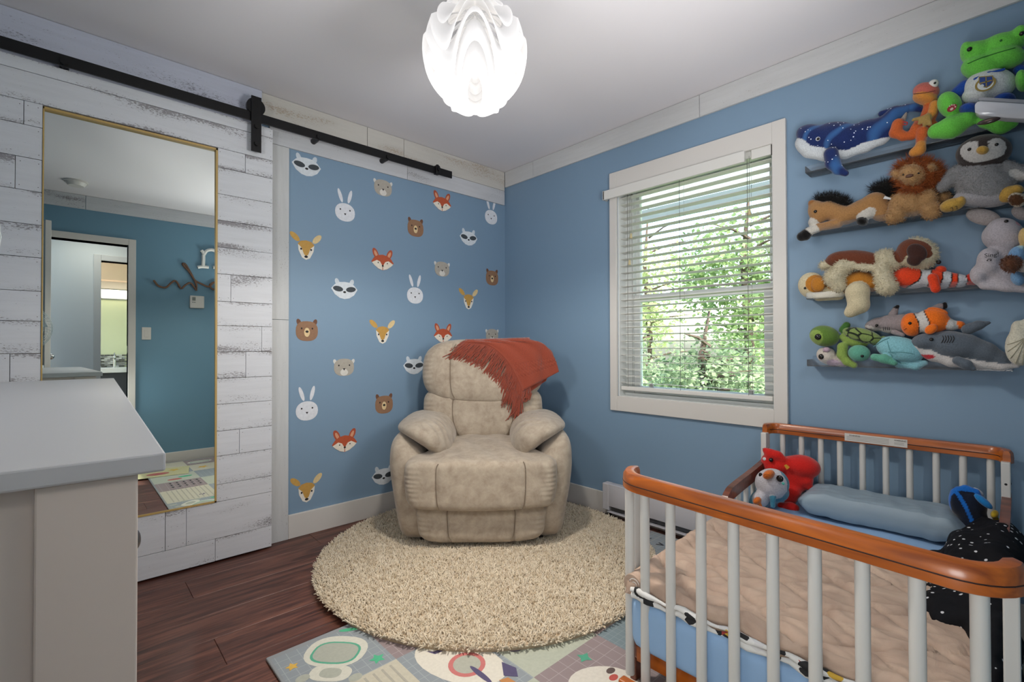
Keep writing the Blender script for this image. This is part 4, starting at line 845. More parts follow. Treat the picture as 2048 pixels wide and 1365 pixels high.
flat('printed_tyre', ring(-.60, -1.34, .05, .03, rot=rd(-50)), Z1, '4d4855'); flat('printed_waffle', ring(-.52, -1.40, .07, .03, rot=rd(-50)), Z2, 'ad8455'); flat('printed_leaf', ring(-.30, -1.10, .06, .022, rot=rd(-40)), Z1, '6fa58c'); flat('printed_leaf', ring(-.42, -1.12, .05, .02, rot=rd(10)), Z2, '8fb3a2')
# prints the mirror shows
def symrow(x0, y0, n_, dx):
    for i in range(n_):
        x = x0+dx*i; stroke(x, y0-.02, x, y0+.02, .004); stroke(x-.012, y0+.0, x+.012, y0, .004)
for j in range(3): symrow(-1.93, -1.82-.07*j, 5, .045)
flat('printed_car', ring(-1.88, -2.10, .05, .03), Z1, 'b0655e'); flat('printed_car', ring(-1.80, -2.16, .05, .025), Z2, '4fae84'); flat('printed_star', star(-1.62, -2.45, .05), Z1, 'c9a24c'); flat('printed_pod', ring(-1.60, -2.72, .10, .05), Z1, 'd4cfc2')
flat('printed_ring', ring(-1.60, -2.72, .08, .035), Z2, '4f9c80'); flat('printed_pod', ring(-1.60, -2.72, .07, .027), Z3, 'c0bcb0')
fm = thing('floor_card', 'small pale yellow printed mat lying on the play mat, seen in the mirror', 'mat', (-1.93, -2.45, .0116), math.radians(10))
flat('card_sheet', [(-.22, -.17), (.20, -.17), (.20, .17), (-.22, .17)], .001, 'bdb98e', fm, (0, 0)); flat('printed_blob', ring(-.02, .05, .08, .05), .0016, 'a85a56', fm, (0, 0)); flat('printed_star', star(.09, -.05, .05), .0018, 'c8a94c', fm, (0, 0))

# =================================================================== BASEBOARD HEATER
ht = thing('baseboard_heater', 'white electric baseboard heater along the window wall', 'heater', (-.04, -1.7, .03))
mb = MB().box((-.068, -2.42, .072), (-.060, -.985, .205), .003).box((-.068, -2.42, .200), (-.016, -.985, .208), .002); ch(mb.build('heater_cover', M('heater_white', 'c4c3c8', .4), None, True), ht)
ch(box('heater_back', (-.024, -2.42, .03), (-.0165, -.99, .2), M('heater_white', 'c4c3c8', .4)), ht)
ch(box('heater_end_cap', (-.070, -1.03, .045), (-.016, -.982, .210), M('heater_white', 'c4c3c8', .4), None, .006), ht); ch(box('heater_fins', (-.056, -2.4, .05), (-.026, -1.04, .07), M('fin_metal', '5e6064', .4, .8)), ht)
ch(box('heater_lip', (-.072, -2.42, .035), (-.020, -1.02, .040), M('heater_white', 'c4c3c8', .4)), ht); 
for yv in (-1.04, -1.9): ch(box('heater_foot', (-.066, yv-.01, .0), (-.03, yv+.01, .036), CHROME), ht)

# =================================================================== DRESSER AND FAN
dz = math.radians(-1.7)
dr = thing('dresser', 'white dresser with thick top in the left foreground', 'dresser', (-2.454, -2.15, 0), dz)
DW = M('dresser_white', 'c2c3c6', .4, nscale=90., nstr=.04); DWB = M('dresser_body_white', 'd8ccc3', .45)
box('dresser_top', (-.50, 0, .929), (0, 1.70, .950), DW, dr, .0025)
box('carcass', (-.485, .018, .06), (-.034, 1.68, .929), DWB, dr)
box('end_stile', (-.105, .008, .0), (-.024, .03, .929), DWB, dr, .002); box('end_stile', (-.485, .008, .0), (-.42, .03, .929), DWB, dr, .002); box('end_rail', (-.42, .008, .02), (-.105, .03, .10), DWB, dr, .002)
box('end_stile', (-.105, 1.67, .0), (-.024, 1.69, .929), DWB, dr, .002)
KN_ = M('dark_pewter', '5c5a5c', .35, .8); kd_ = None
for r in range(3):
    for c in range(2):
        y0 = .045+.82*c; z0 = .09+.275*r; d = box('drawer', (-.036, y0, z0), (-.022, y0+.80, z0+.26), DWB, dr, .002)
        for yy in (.24, .56):
            yk, zk = y0+yy, z0+.13
            if kd_ is None: k_ = MB().cyl((-.022, yk, zk), (-.012, yk, zk), .009).sph((-.012, yk, zk), .016, (.5, 1, 1)).build('knob', KN_, None, True); kd_ = (k_, yk, zk)
            else: k_ = kd_[0].copy(); C.objects.link(k_); k_.location = (0, yk-kd_[1], zk-kd_[2])
            k_.parent = d
fn = thing('desk_fan', 'white wire-caged fan on the dresser, seen in the mirror', 'fan', (-2.735, -1.93, .9505), math.radians(20))
FW = M('fan_white', 'c9d2d2', .4)
MB().cyl((0, 0, 0), (0, 0, .02), .085, n=32).cyl((0, 0, .02), (0, 0, .14), .014).build('fan_base', FW, fn, True); MB().sph((0, -.03, .27), .045, (1, 1.3, 1)).cyl((0, 0, .12), (0, -.01, .25), .016).build('motor', FW, fn, True)
mb = MB()
for rr_ in (.03, .05, .07, .09, .11, .13, .145, .152):
    for sg in (-1, 1): mb.tube([(rr_*math.cos(t), .035+sg*(.045*(1-(rr_/.155)**2)), .27+rr_*math.sin(t)) for t in np.linspace(0, 2*math.pi, 36, endpoint=False)], .0012, 4, True)
for i in range(40):
    t = 2*math.pi*i/40
    for sg in (-1, 1): mb.tube([(q*math.cos(t+q*3*sg), .035+sg*.045*(1-(q/.155)**2), .27+q*math.sin(t+q*3*sg)) for q in (.02, .06, .1, .13, .154)], .0009, 3)
mb.build('fan_cage', FW, fn)
mb = MB()
for i in range(3):
    t = i*2.094; mb.poly([(.02*math.cos(t), .03, .27+.02*math.sin(t)), (.12*math.cos(t+.1), .02, .27+.12*math.sin(t+.1)), (.125*math.cos(t+.6), .04, .27+.125*math.sin(t+.6)), (.09*math.cos(t+1), .05, .27+.09*math.sin(t+1))], (0, .002, 0))
mb.build('fan_blades', FW, fn)

# =================================================================== TODDLER BED
bed = thing('toddler_bed', 'white slatted toddler bed with curved cherry wood rails', 'bed', (-.7, -2.37, 0))
BD = lambda o: ch(o, bed)
def rail(name, X, sgn, ya, yb, zt, mat, zh=.05, th=.036, r=.07, sh=0.):
    """top rail whose ends curl toward the mattress (sgn), with a scored line along the side"""
    path = []
    for t in np.linspace(0, math.pi/2, 9): path.append((X+sgn*r*(1-math.sin(t))+0, ya-r*(1-math.cos(t))))
    path = [(X+sgn*(r+.018), ya)]+path
    q = []
    for t in np.linspace(math.pi/2, 0, 9): q.append((X+sgn*r*(1-math.sin(t)), yb+r*(1-math.cos(t))))
    n_ = 24; a, b = path[-1], q[0]
    path += [(a[0], a[1]+(b[1]-a[1])*i/n_) for i in range(1, n_)]+q+[(X+sgn*(r+.018), yb)]
    path = [(p[0]+sh*(p[1]+2.39), p[1]) for p in path]
    prof = [(-.5, .0), (-.5, .34), (-.44, .38), (-.5, .42), (-.46, .75), (-.3, .95), (0, 1.), (.3, .95), (.46, .75), (.5, .42), (.5, 0), (.42, -.04), (-.42, -.04)]
    V = []; Fc = []; K_ = len(prof); P = len(path)
    for i, (x, y) in enumerate(path):
        d = np.array(path[min(i+1, P-1)])-np.array(path[max(i-1, 0)]); d = d/np.linalg.norm(d); nn_ = np.array([d[1], -d[0]])*(1 if sgn > 0 else -1)
        e_ = .55 if i in (0, P-1) else 1.
        for (u, w) in prof: V.append((x+nn_[0]*u*th*e_, y+nn_[1]*u*th*e_, zt-zh+w*zh*(1 if e_ == 1 else .93)))
    for i in range(P-1):
        for j in range(K_): Fc.append([i*K_+j, i*K_+(j+1) % K_, (i+1)*K_+(j+1) % K_, (i+1)*K_+j])
    Fc += [list(range(K_))[::-1], list(range((P-1)*K_, P*K_))]
    me = mesh_py(name, V, Fc); bm = bmesh.new(); bm.from_mesh(me); bmesh.ops.recalc_face_normals(bm, faces=bm.faces[:]); bm.to_mesh(me); bm.free()
    o = obj(name, me, mat, None, True); me.set_sharp_from_angle(angle=math.radians(40)); BD(o)
    gr_ = MB(); gp = []
    for i, (x, y) in enumerate(path[1:-1]):
        d = np.array(path[min(i+2, P-1)])-np.array(path[i]); d = d/np.linalg.norm(d); nn_ = np.array([d[1], -d[0]])*(1 if sgn > 0 else -1)
        for s_ in (-1,): gp.append((x+nn_[0]*s_*(.475)*th, y+nn_[1]*s_*.475*th, zt-zh+.38*zh))
    gr_.tube(gp, .0019, 6); gr_.tube([(2*xy[0]-g3[0], 2*xy[1]-g3[1], g3[2]) for xy, g3 in zip(path[1:-1], gp)], .0019, 6); g_ = gr_.build('scored_line', M('dark_groove', '2c120c', .6)); g_.parent = o
    return o
YA, YB = -1.945, -2.785
SHR = .105; FX = lambda y: -1.327+SHR*(y+2.39)
rail('foot_rail', -1.327, 1, YA, YB, .684, CH, .050, .042, .078, SHR)
rail('head_rail', -.062, -1, -1.963, -2.754, .700, CH, .046, .036, .05)
bal = None
def foot_y(px):
    y = -2.3
    for _ in range(8): y = PL(px, 1100, 0, FX(y))[1]
    return y
for px_, ex in ((1251, .022), (1290, 0), (1341, 0), (1402, 0), (1467, 0), (1545, 0), (1629, 0), (1724, 0), (1833, 0), (1957, .012)):
    y_ = foot_y(px_)
    if bal is None: bal = MB().cyl((0, 0, .06), (0, 0, .640), .0135, n=20).build('baluster', PUR, None, True)
    else: bal = bal.copy(); C.objects.link(bal)
    bal.parent = bed; bal.matrix_parent_inverse = Matrix.Translation(-bed.location); bal.location = (FX(y_)+ex, y_, 0)
for y_ in (-2.018, -2.097, -2.174, -2.246, -2.327, -2.406, -2.482, -2.562, -2.638, -2.712):
    bal = bal.copy(); C.objects.link(bal); bal.location = (-.062, y_, .020); bal.scale = (.85, .85, 1)
for y_ in (YA-.002, YB+.002): xo = FX(y_)+.062; BD(box('post', (xo, y_-.011, .16), (xo+.040, y_+.011, .638), PUR, None, .003)); BD(box('post_foot', (xo, y_-.0105, 0), (xo+.040, y_+.0105, .159), CHD, None, .003))
for y_ in (-1.965, -2.752): BD(box('post', (-.155, y_-.012, 0), (-.105, y_+.012, .66), PUR, None, .003)); BD(MB().cyl((-.13, y_-.013, .585), (-.13, y_+.013, .585), .004, n=10).cyl((-.1555, y_, .585), (-.15, y_, .585), .004, n=10).build('bolt_hole', BLACK))
BD(box('lower_rail', (-1.34, YB+.03, .045), (-1.31, YA-.03, .085), CH, None, .005)); BD(box('lower_rail', (-.077, -2.74, .12), (-.047, -1.98, .16), CH, None, .005))
for y_ in (-1.972, -2.753):
    BD(box('side_rail', (-1.235, y_-.009, .095), (-.10, y_+.009, .175), CHD, None, .006))
    pts = [(-.10, .525), (-.30, .495), (-.50, .470), (-.555, .455), (-.585, .42), (-.60, .30), (-.60, .17)]
    mb = MB(); P2 = smooth_path([np.array([p[0], p[1], 0]) for p in pts], 6); vv = []
    top = []; bot = []
    for i, p in enumerate(P2):
        d = P2[min(i+1, len(P2)-1)]-P2[max(i-1, 0)]; d /= np.linalg.norm(d); nn_ = np.array([-d[1], d[0]])*.024
        top.append((p[0]-nn_[0], p[1]-nn_[1])); bot.append((p[0]+nn_[0], p[1]+nn_[1]))
    o = mesh_py('guard_rail', [(a[0], y_+s*.012, a[1]) for a in top for s in (-1, 1)]+[(a[0], y_+s*.012, a[1]) for a in bot for s in (-1, 1)],
        [f for i in range(len(top)-1) for f in ([2*i, 2*i+1, 2*i+3, 2*i+2], [2*len(top)+2*i, 2*len(top)+2*i+2, 2*len(top)+2*i+3, 2*len(top)+2*i+1], [2*i, 2*i+2, 2*len(top)+2*i+2, 2*len(top)+2*i], [2*i+1, 2*len(top)+2*i+1, 2*len(top)+2*i+3, 2*i+3])])
    bm = bmesh.new(); bm.from_mesh(o); bmesh.ops.recalc_face_normals(bm, faces=bm.faces[:]); bm.to_mesh(o); bm.free(); BD(obj('guard_rail', o, CHD))
    for x_ in (-.22, -.30, -.38, -.46, -.53): BD(MB().cyl((x_, y_, .17), (x_, y_, .48), .010, n=12).build('guard_baluster', PUR, None, True))
BD(box('mattress_deck', (-1.255, -2.74, .105), (-.10, -1.985, .150), CH))
# warning label on the head rail
wl = obj('warning_label', mesh_py('warning_label', [(-.0815, -2.268, .658), (-.0815, -2.478, .658), (-.0815, -2.478, .690), (-.0815, -2.268, .690)], [[0, 1, 2, 3]]), M('label_paper', 'c9c6c0', .5)); BD(wl)
def text(s, loc, size, mat, par, rot, ext=.0003):
    c = bpy.data.curves.new(s, 'FONT'); c.body = s; c.size = size; c.extrude = ext; c.align_x = 'LEFT'; o = bpy.data.objects.new('lettering', c); C.objects.link(o); o.data.materials.append(mat)
    o.matrix_world = Matrix.Translation(loc) @ rot; bpy.context.view_layer.update(); me = bpy.data.meshes.new_from_object(o.evaluated_get(bpy.context.evaluated_depsgraph_get())); q = bpy.data.objects.new('lettering', me); q.matrix_world = o.matrix_world.copy(); bpy.data.objects.remove(o); C.objects.link(q)
    return q
INK = M('black_ink', '1b1a1a', .6)
rotB = Matrix(((0, 0, -1, 0), (-1, 0, 0, 0), (0, 1, 0, 0), (0, 0, 0, 1)))
def adopt(o, par): m = o.matrix_world.copy(); o.parent = par; o.matrix_parent_inverse = Matrix.Identity(4); o.matrix_world = m; return o
def addtext(s, loc, size, par, rot=rotB, mat=INK):
    o = text(s, loc, size, mat, None, rot); pm_ = Matrix.Translation(par.location) if par.rotation_euler.z == 0 else par.matrix_basis
    o.parent = par; o.matrix_parent_inverse = pm_.inverted(); return o
addtext('WARNING', (-.082, -2.284, .680), .008, bed); addtext('WARNING', (-.082, -2.436, .680), .008, bed)
for i in range(4):
    BD(obj('label_line', mesh_py('l', [(-.0818, -2.275+(-.045 if i == 0 else 0), .682-.006*i), (-.0818, -2.42, .682-.006*i), (-.0818, -2.42, .6838-.006*i), (-.0818, -2.275+(-.045 if i == 0 else 0), .6838-.006*i)], [[0, 1, 2, 3]]), M('label_grey', '8f8c88', .6)))
for i in range(3): BD(obj('label_line', mesh_py('l', [(-.0818, -2.436, .674-.004*i), (-.0818, -2.468, .674-.004*i), (-.0818, -2.468, .6752-.004*i), (-.0818, -2.436, .6752-.004*i)], [[0, 1, 2, 3]]), M('label_grey', '8f8c88', .6)))
# mattress
SHEET = M('light_blue_sheet', '8fb1d6', .8, nscale=300., nstr=.1)
def sheet_fn(Q, P): P = P.copy(); P[:, 2] += .003*np.sin(P[:, 1]*18)*np.cos(P[:, 0]*9); return P
ma = thing('crib_mattress', 'bed mattress in a light blue fitted sheet', 'mattress', (-.695, -2.368, .188))
ma.rotation_euler.y = -.052
cushion('fitted_sheet', (0, 0, .078), (1.19, .80, .155), SHEET, ma, 14, 30, sheet_fn, noise_amp=.002, pz=(26, 26, 9))
# quilt
def quiltmat():
    m, nt, b = nmat('blush_quilt'); L = nt.links; co = objco(nt); n = N(nt, 'ShaderNodeTexNoise', Scale=9., Detail=5., Distortion=1.5); L.new(co, n.inputs['Vector'])
    r = ramp(nt, n.outputs[0], [(.3, srgb('ab9281')), (.7, srgb('bfa794'))]); L.new(r.outputs[0], b.inputs['Base Color']); b.inputs['Roughness'].default_value = .85; bump(nt, b, n.outputs[0], .55, .012); return m
QM = quiltmat()
def printmat():
    m, nt, b = nmat('doodle_print'); L = nt.links; co = objco(nt); v = N(nt, 'ShaderNodeTexVoronoi', Scale=42.); L.new(co, v.inputs['Vector'])
    sx = nt.nodes.new('ShaderNodeSeparateColor'); L.new(v.outputs['Color'], sx.inputs[0]); r = ramp(nt, sx.outputs[0], [(0, srgb('d9d9d6')), (.45, srgb('cfcfcf')), (.5, srgb('1d1d1f')), (.66, srgb('d7d7d4')), (.72, srgb('c9a23a')), (.8, srgb('dadad8')), (.9, srgb('a33a34')), (.95, srgb('d8d8d6'))]); r.color_ramp.interpolation = 'CONSTANT'
    L.new(r.outputs[0], b.inputs['Base Color']); b.inputs['Roughness'].default_value = .8; return m
qu = thing('quilt', 'blush pink quilt folded over the foot of the toddler bed', 'blanket', (-.92, -2.36, .335))
qu.rotation_euler.y = -.052
nx, ny = 90, 96; V = []; Fc = []
def qoutline(v):  # v 0..1 from left side (y=-1.96) to right; extent in x at that v
    y = -1.962-.80*v; xf = -1.285+.0*v; xb = -.50-.02*v
    if v > .72: s = (v-.72)/.28; xb = -.52-.46*s**1.4
    return y, xf, xb
for j in range(ny+1):
    v = j/ny; y, xf, xb = qoutline(v)
    for i in range(nx+1):
        u = i/nx; x = xf+(xb-xf)*u; ed = min(u, 1-u, v*1.2, (1-v)*1.2)
        th_ = .052*(1-(max(0, 1-ed/.035))**2)**.5 if ed < .035 else .052
        d1 = (x*.94+y*.7)/.17; d2 = (x*.94-y*.7)/.17; q = min(abs(d1-round(d1)), abs(d2-round(d2)))
        z = th_*(1+.10*noise.noise(Vector((x*9, y*9, 1))))-.013*math.exp(-(q/.045)**2)+.008*noise.noise(Vector((x*24, y*24, 3)))+.007*noise.noise(Vector((x*50, y*14, 5)))*(1-u)*2
        if v < .07: z += .018*math.sin(v/.07*math.pi)*(1-u)**.5
        V.append((x+.92+.006*math.sin(y*30)*(u < .02), y+2.36+.006*noise.noise(Vector((x*12, 0, 2)))*(v < .02), max(z, .002)))
nt_ = len(V)
for j in range(ny):
    for i in range(nx): a = j*(nx+1)+i; Fc.append([a, a+nx+1, a+nx+2, a+1])
V2 = [(p[0], p[1], .001) for p in V]; edge = [j*(nx+1) for j in range(ny+1)]+[ny*(nx+1)+i for i in range(1, nx+1)]+[j*(nx+1)+nx for j in range(ny-1, -1, -1)]+[i for i in range(nx-1, 0, -1)]
base = [V2[e] for e in edge]; V += base; m_ = len(edge)
for i in range(m_): a, b = edge[i], edge[(i+1) % m_]; Fc.append([a, b, nt_+(i+1) % m_, nt_+i])
Fc.append([nt_+i for i in range(m_)])
me = mesh_py('quilt_top', V, Fc); bm = bmesh.new(); bm.from_mesh(me); bmesh.ops.recalc_face_normals(bm, faces=bm.faces[:]); bm.to_mesh(me); bm.free(); obj('quilt_top', me, QM, qu, True)
PM = printmat()
mb = MB(); 
for zz, rr_, off in ((.008, .012, .002), (.026, .010, .006)):
    pts = [(-1.292-off+.92+.003*math.sin(i*1.7), -1.995-.74*i/40+2.36, zz+.003*math.sin(i*.9)) for i in range(41)]
    mb.tube(pts, [rr_*(.7+.3*math.sin(i*.8)) for i in range(41)], 8)
mb.build('printed_lining', PM, qu, True)
mb = MB(); mb.tube([(-1.25+.92+.02*i-.03, -1.988+2.36, .030) for i in range(38)], .030, 14); mb.build('rolled_edge', QM, qu, True)
sp = [(-1.283+.92+.005, -1.996+2.36+.020*(1-t/14)*math.cos(t), .030+.022*(1-t/14)*math.sin(t)) for t in np.linspace(0, 12, 40)]
MB().tube(sp, .0028, 5).build('roll_end_print', PM, qu, True)
# pillow
PIL = M('blue_grey_satin', '8b9ca8', .5, nscale=14., nstr=.35, ndist=.01)
pw = thing('pillow', 'long blue grey pillow lying across the head of the bed', 'pillow', (-.205, -2.40, .372), math.radians(2))
def f_pil(Q, P):
    P = P.copy(); k = 1-.80*np.abs(Q[:, 1])**9; P[:, 2] *= k; P[:, 0] *= 1+.07*np.abs(Q[:, 1])**4-.05*(1-np.abs(Q[:, 1])); P[:, 1] *= 1+.04*np.abs(Q[:, 0])**3
    for i in range(len(P)): P[i, 2] += .007*noise.noise(Vector((P[i, 0]*9, P[i, 1]*22, 4)))+.003*noise.noise(Vector((P[i, 0]*40, P[i, 1]*25, 2)))
    return P
cushion('pillowcase', (0, 0, .050), (.225, .52, .098), PIL, pw, 3, 46, f_pil, noise_amp=.002, pz=(4.5, 10, 2.6))

# =================================================================== ACRYLIC SHELVES
def shelf(z, y1, label):
    t = thing('wall_shelf', label, 'shelf', (0, -2.13, z), 0, 'clear acrylic shelves on the blue wall')
    def b(nm, a, c): o = box(nm, a, c, ACR, t, .0008); return o
    L = y1+2.13
    b('shelf_base', (-.092, L, 0), (-.002, 0, .004)); b('front_lip', (-.095, L, 0), (-.0915, 0, .030)); b('shelf_back', (-.0045, L, .0), (-.001, 0, .045)); b('shelf_end', (-.092, -.0035, .004), (-.005, 0, .030))
    return t
for z, y1, lb in ((1.847, -2.905, 'clear acrylic wall shelf, topmost, under the starry whale and green frog'), (1.572, -2.905, 'clear acrylic wall shelf, second from top, under horse, lion and penguin'), (1.275, -2.905, 'clear acrylic wall shelf, third from top, under the spotted dogs'), (.974, -2.772, 'clear acrylic wall shelf, lowest, under turtles and sharks')): shelf(z, y1, lb)

# =================================================================== SOFT TOYS
class Toy:
    def __init__(s, name, label, crop, cols, k=.010, plane=0, group='soft toys on the wall shelves', mat=None, cat='soft toy', h=.0042):
        s.name, s.label, s.cat, s.group = name, label, cat, group; s.ox, s.oy, s.s = crop; s.cols = cols; s.b = Blob(k); s.base = plane; s.mat = mat or plush(); s.h = h; s.paints = []; s.kids = []; s.w = []
    def P(s, x, y, off): return PL(s.ox+x/s.s, s.oy+y/s.s, 0, -s.base-off)
    def rw(s, x, y, r, off): p = s.P(x, y, off); return r/s.s*((p-CP)@_F)/f_*.93
    def e(s, x, y, rx, ry, rot=0, off=.05, rd=.045, c=0):
        a = math.radians(rot); o = s.P(x, y, off); u = s.P(x+rx*math.cos(a), y+rx*math.sin(a), off)-o; v = s.P(x-ry*math.sin(a), y+ry*math.cos(a), off)-o
        s.b.ell(o, u, v, np.array([-rd, 0, 0]), c); s.w.append(o); return s
    def c(s, *pts, off=.05, c=0):
        """limb through (x, y, r) points"""
        for i in range(len(pts)-1):
            x0, y0, r0 = pts[i][:3]; x1, y1, r1 = pts[i+1][:3]; o0 = pts[i][3] if len(pts[i]) > 3 else off; o1 = pts[i+1][3] if len(pts[i+1]) > 3 else off
            s.b.cap(s.P(x0, y0, o0), s.P(x1, y1, o1), s.rw(x0, y0, r0, o0), s.rw(x1, y1, r1, o1), c)
        s.w.append(s.P(*pts[0][:2], off)); return s
    def band(s, pts, w, c): s.paints.append(('b', pts, w, c)); return s
    def spot(s, x, y, rx, ry, rot, c): s.paints.append(('e', x, y, rx, ry, rot, c)); return s
    def bead(s, x, y, r, off, nm='eye', col='17130f', fl=(1., 1., 1.), rough=.15): s.kids.append(('s', nm, x, y, r, off, col, fl, rough)); return s
    def line(s, pts, r, off, nm='stitching', col='1d1815', closed=False): s.kids.append(('l', nm, pts, r, off, col, closed)); return s
    def part(s, nm, spec, k=.006, fur=None): s.kids.append(('p', nm, spec, k, fur)); return s
    def px(s, V):
        d = V-CP; w = d@_F; return (1024+f_*(d@_R)/w-s.ox)*s.s, (682.5-f_*(d@_U)/w-s.oy)*s.s
    def paintv(s, V, col):
        X, Y = s.px(V)
        for p in s.paints:
            if p[0] == 'b':
                m = np.zeros(len(V), bool); pts = p[1]
                for (x0, y0), (x1, y1) in zip(pts[:-1], pts[1:]):
                    dx, dy = x1-x0, y1-y0; t = np.clip(((X-x0)*dx+(Y-y0)*dy)/(dx*dx+dy*dy), 0, 1); m |= np.hypot(X-x0-t*dx, Y-y0-t*dy) < p[2]
            else:
                a = math.radians(p[5]); u = (X-p[1])*math.cos(a)+(Y-p[2])*math.sin(a); v = -(X-p[1])*math.sin(a)+(Y-p[2])*math.cos(a); m = (u/p[3])**2+(v/p[4])**2 < 1
            col[m] = srgb(s.cols[p[-1]])
        return col
    def surf_off(s, x, y, V):
        X, Y = s.px(V); d = np.hypot((X-x), (Y-y)); i = np.argsort(d)[:12]; j = i[np.argmin(V[i, 0])]; return -V[j, 0]-s.base
    def build(s, fur=None, furlen=.012, furn=2500, furw=.0016):
        V, Fq, colr = s.b.mesh(s.name, s.cols, s.h); colr = s.paintv(V, colr)
        lo = V.min(0); ctr = V.mean(0); org = np.array([ctr[0], ctr[1], lo[2]]); t = thing(s.name, s.label, s.cat, tuple(org), 0, s.group)
        body = finish('body', V-org, Fq, colr, s.mat, t); R = body
        for kd in s.kids:
            if kd[0] == 's':
                _, nm, x, y, r, off, col, fl, rough = kd; o_ = s.surf_off(x, y, V) if off is None else off; p = s.P(x, y, o_-.0005); rw = s.rw(x, y, r, o_)
                MB().sph((0, 0, 0), rw, fl, 8).build(nm, M('bead_'+col+str(rough), col, rough), t, True).location = tuple(p-org)
            elif kd[0] == 'l':
                _, nm, pts, r, off, col, closed = kd; q = []
                for (x, y) in ([tuple(w_[:2]) for w_ in smooth_path([np.array([*p_, 0.]) for p_ in pts], 6)] if len(pts) > 2 else pts): o_ = s.surf_off(x, y, V) if off is None else off; q.append(s.P(x, y, o_+.0005)-org)
                MB().tube(q, r, 5, closed).build(nm, M('thread_'+col, col, .7), t, True)
            else:
                _, nm, spec, k, fr = kd; T = Toy(nm, '', (s.ox, s.oy, s.s), s.cols, k, s.base); spec(T); V2, F2, c2 = T.b.mesh(nm, s.cols, s.h*.85); T.paints = s.paints if fr != 'nopaint' else []; c2 = T.paintv(V2, c2) if fr == 'paint' else c2
                pb = finish(nm, V2-org, F2, c2, s.mat, t)
                if isinstance(fr, tuple): furry(pb, t, *fr)
        if fur: furry(body, t, furn, furlen, furw, fur)
        return t
def furry(o, t, n, length, w, col, down=.2, jit=.6, nm='fur'):
    me = o.data; nv = len(me.vertices); co = np.empty(nv*3, np.float32); me.vertices.foreach_get('co', co); co = co.reshape(-1, 3).astype(float); nr_ = np.empty(nv*3, np.float32); me.vertices.foreach_get('normal', nr_); nr_ = nr_.reshape(-1, 3).astype(float)
    a = np.empty(nv*4, np.float32); me.color_attributes['col'].data.foreach_get('color', a); a = a.reshape(-1, 4)[:, :3]
    cs = col if isinstance(col, (list, tuple)) else [col]
    for c in cs:
        ok = np.linalg.norm(a-np.array(srgb(c)), axis=1) < .01
        idx = np.nonzero(ok)[0]
        if not len(idx): continue
        i = idx[rng.randint(len(idx), size=max(10, int(n*len(idx)/max(ok.sum(), 1)/len(cs))))]
        tufts(nm, co[i]+rng.normal(size=(len(i), 3))*.0012, nr_[i], length, w, M('fur_'+c, c, .9, nscale=40., var=.15), t, down, jit)
c3 = (1580, 40, 4.265); c4_ = (1580, 240, 4.376); c5 = (1580, 400, 4.376); c6 = (1580, 580, 4.376); c8 = (1840, 40, 5.25); c9 = (1480, 880, 8.53); c10 = (1860, 940, 9.75)
# ---- top shelf
T = Toy('toy_whale', 'dark blue plush whale printed with white stars, top shelf', c3, ['1c2c5e', 'c8cdd0'], .014, mat=plush('starry_plush', 230, .25, 'stars'))
T.e(210, 1000, 165, 105, 12, .055, .045, 0).e(420, 1000, 240, 130, 2, .055, .05).e(690, 960, 220, 110, -12, .05, .045).c((820, 880, 80), (900, 800, 62), (985, 765, 40), off=.045)
T.e(120, 1085, 85, 62, 40, .058, .040, 1).c((170, 1120, 62), (300, 1150, 52), (480, 1140, 42), (640, 1085, 45), (780, 1020, 42), (850, 975, 25), off=.056, c=1)
T.part('tail_fluke', lambda q: q.c((985, 760, 36), (880, 775, 34), (780, 800, 26), off=.045).c((985, 755, 36), (1060, 745, 36), (1115, 765, 24), off=.04))
T.part('flipper', lambda q: q.c((350, 1140, 58), (365, 1220, 60), (410, 1280, 42), (475, 1310, 26), off=.105))
T.bead(238, 1015, 19, None, 'eye', 'd0d4d8').bead(240, 1015, 12, .1085, 'pupil'); T.build()
T = Toy('toy_gecko', 'orange and red long-limbed plush creature with white pop eyes, top shelf', c3, ['c4602f', 'c06558', 'd08a3e', 'a78a50', '9a938a'], .008)
T.e(1160, 610, 118, 70, -8, .06, .045, 1).e(1150, 670, 108, 50, 0, .06, .045, 2).c((1200, 720, 50), (1190, 800, 58), (1150, 900, 68), off=.05, c=0).c((1110, 900, 60), (1200, 920, 60), off=.05, c=0)
T.c((1230, 720, 36), (1215, 790, 30), (1180, 830, 34), off=.085, c=2)
for fx, fy in ((1055, 852), (1105, 880), (1150, 892), (1195, 888)): T.c((1170, 825, 18), (fx, fy, 16), off=.10, c=3)
T.c((1080, 920, 45), (1040, 985, 38), (970, 1000, 34), off=.07, c=0).c((965, 990, 40), (900, 960, 46), (920, 885, 45), off=.075, c=0).c((1130, 950, 46), (1115, 1060, 38), off=.08, c=0).c((1115, 1070, 38), (1100, 1110, 48), (1060, 1130, 40), off=.09, c=2).c((965, 850, 22), (990, 795, 10), off=.06, c=4)
T.bead(1222, 548, 40, .085, 'eye', 'd8d6d0').bead(1236, 538, 10, .107, 'pupil').line([(1055, 632), (1150, 622), (1240, 605)], .0012, None, 'mouth', '5a2320')
T.line([(960, 870), (1000, 875), (990, 895), (965, 890)], .002, .115, 'tag', 'b02a22'); T.build()
T = Toy('toy_frog', 'large lime green plush frog in a white and blue jersey, top shelf', c8, ['6cc84c', '3fae30', '1f4aa0', 'cdd3d2'], .014, h=.005)
T.e(600, 350, 185, 105, -18, .075, .06, 0).e(860, 270, 260, 110, -16, .075, .06, 0).e(640, 500, 225, 115, -8, .08, .06, 0).e(880, 400, 240, 105, -10, .08, .06, 0).e(500, 320, 75, 75, 0, .09, .045).e(1060, 150, 95, 70, -20, .09, .05)
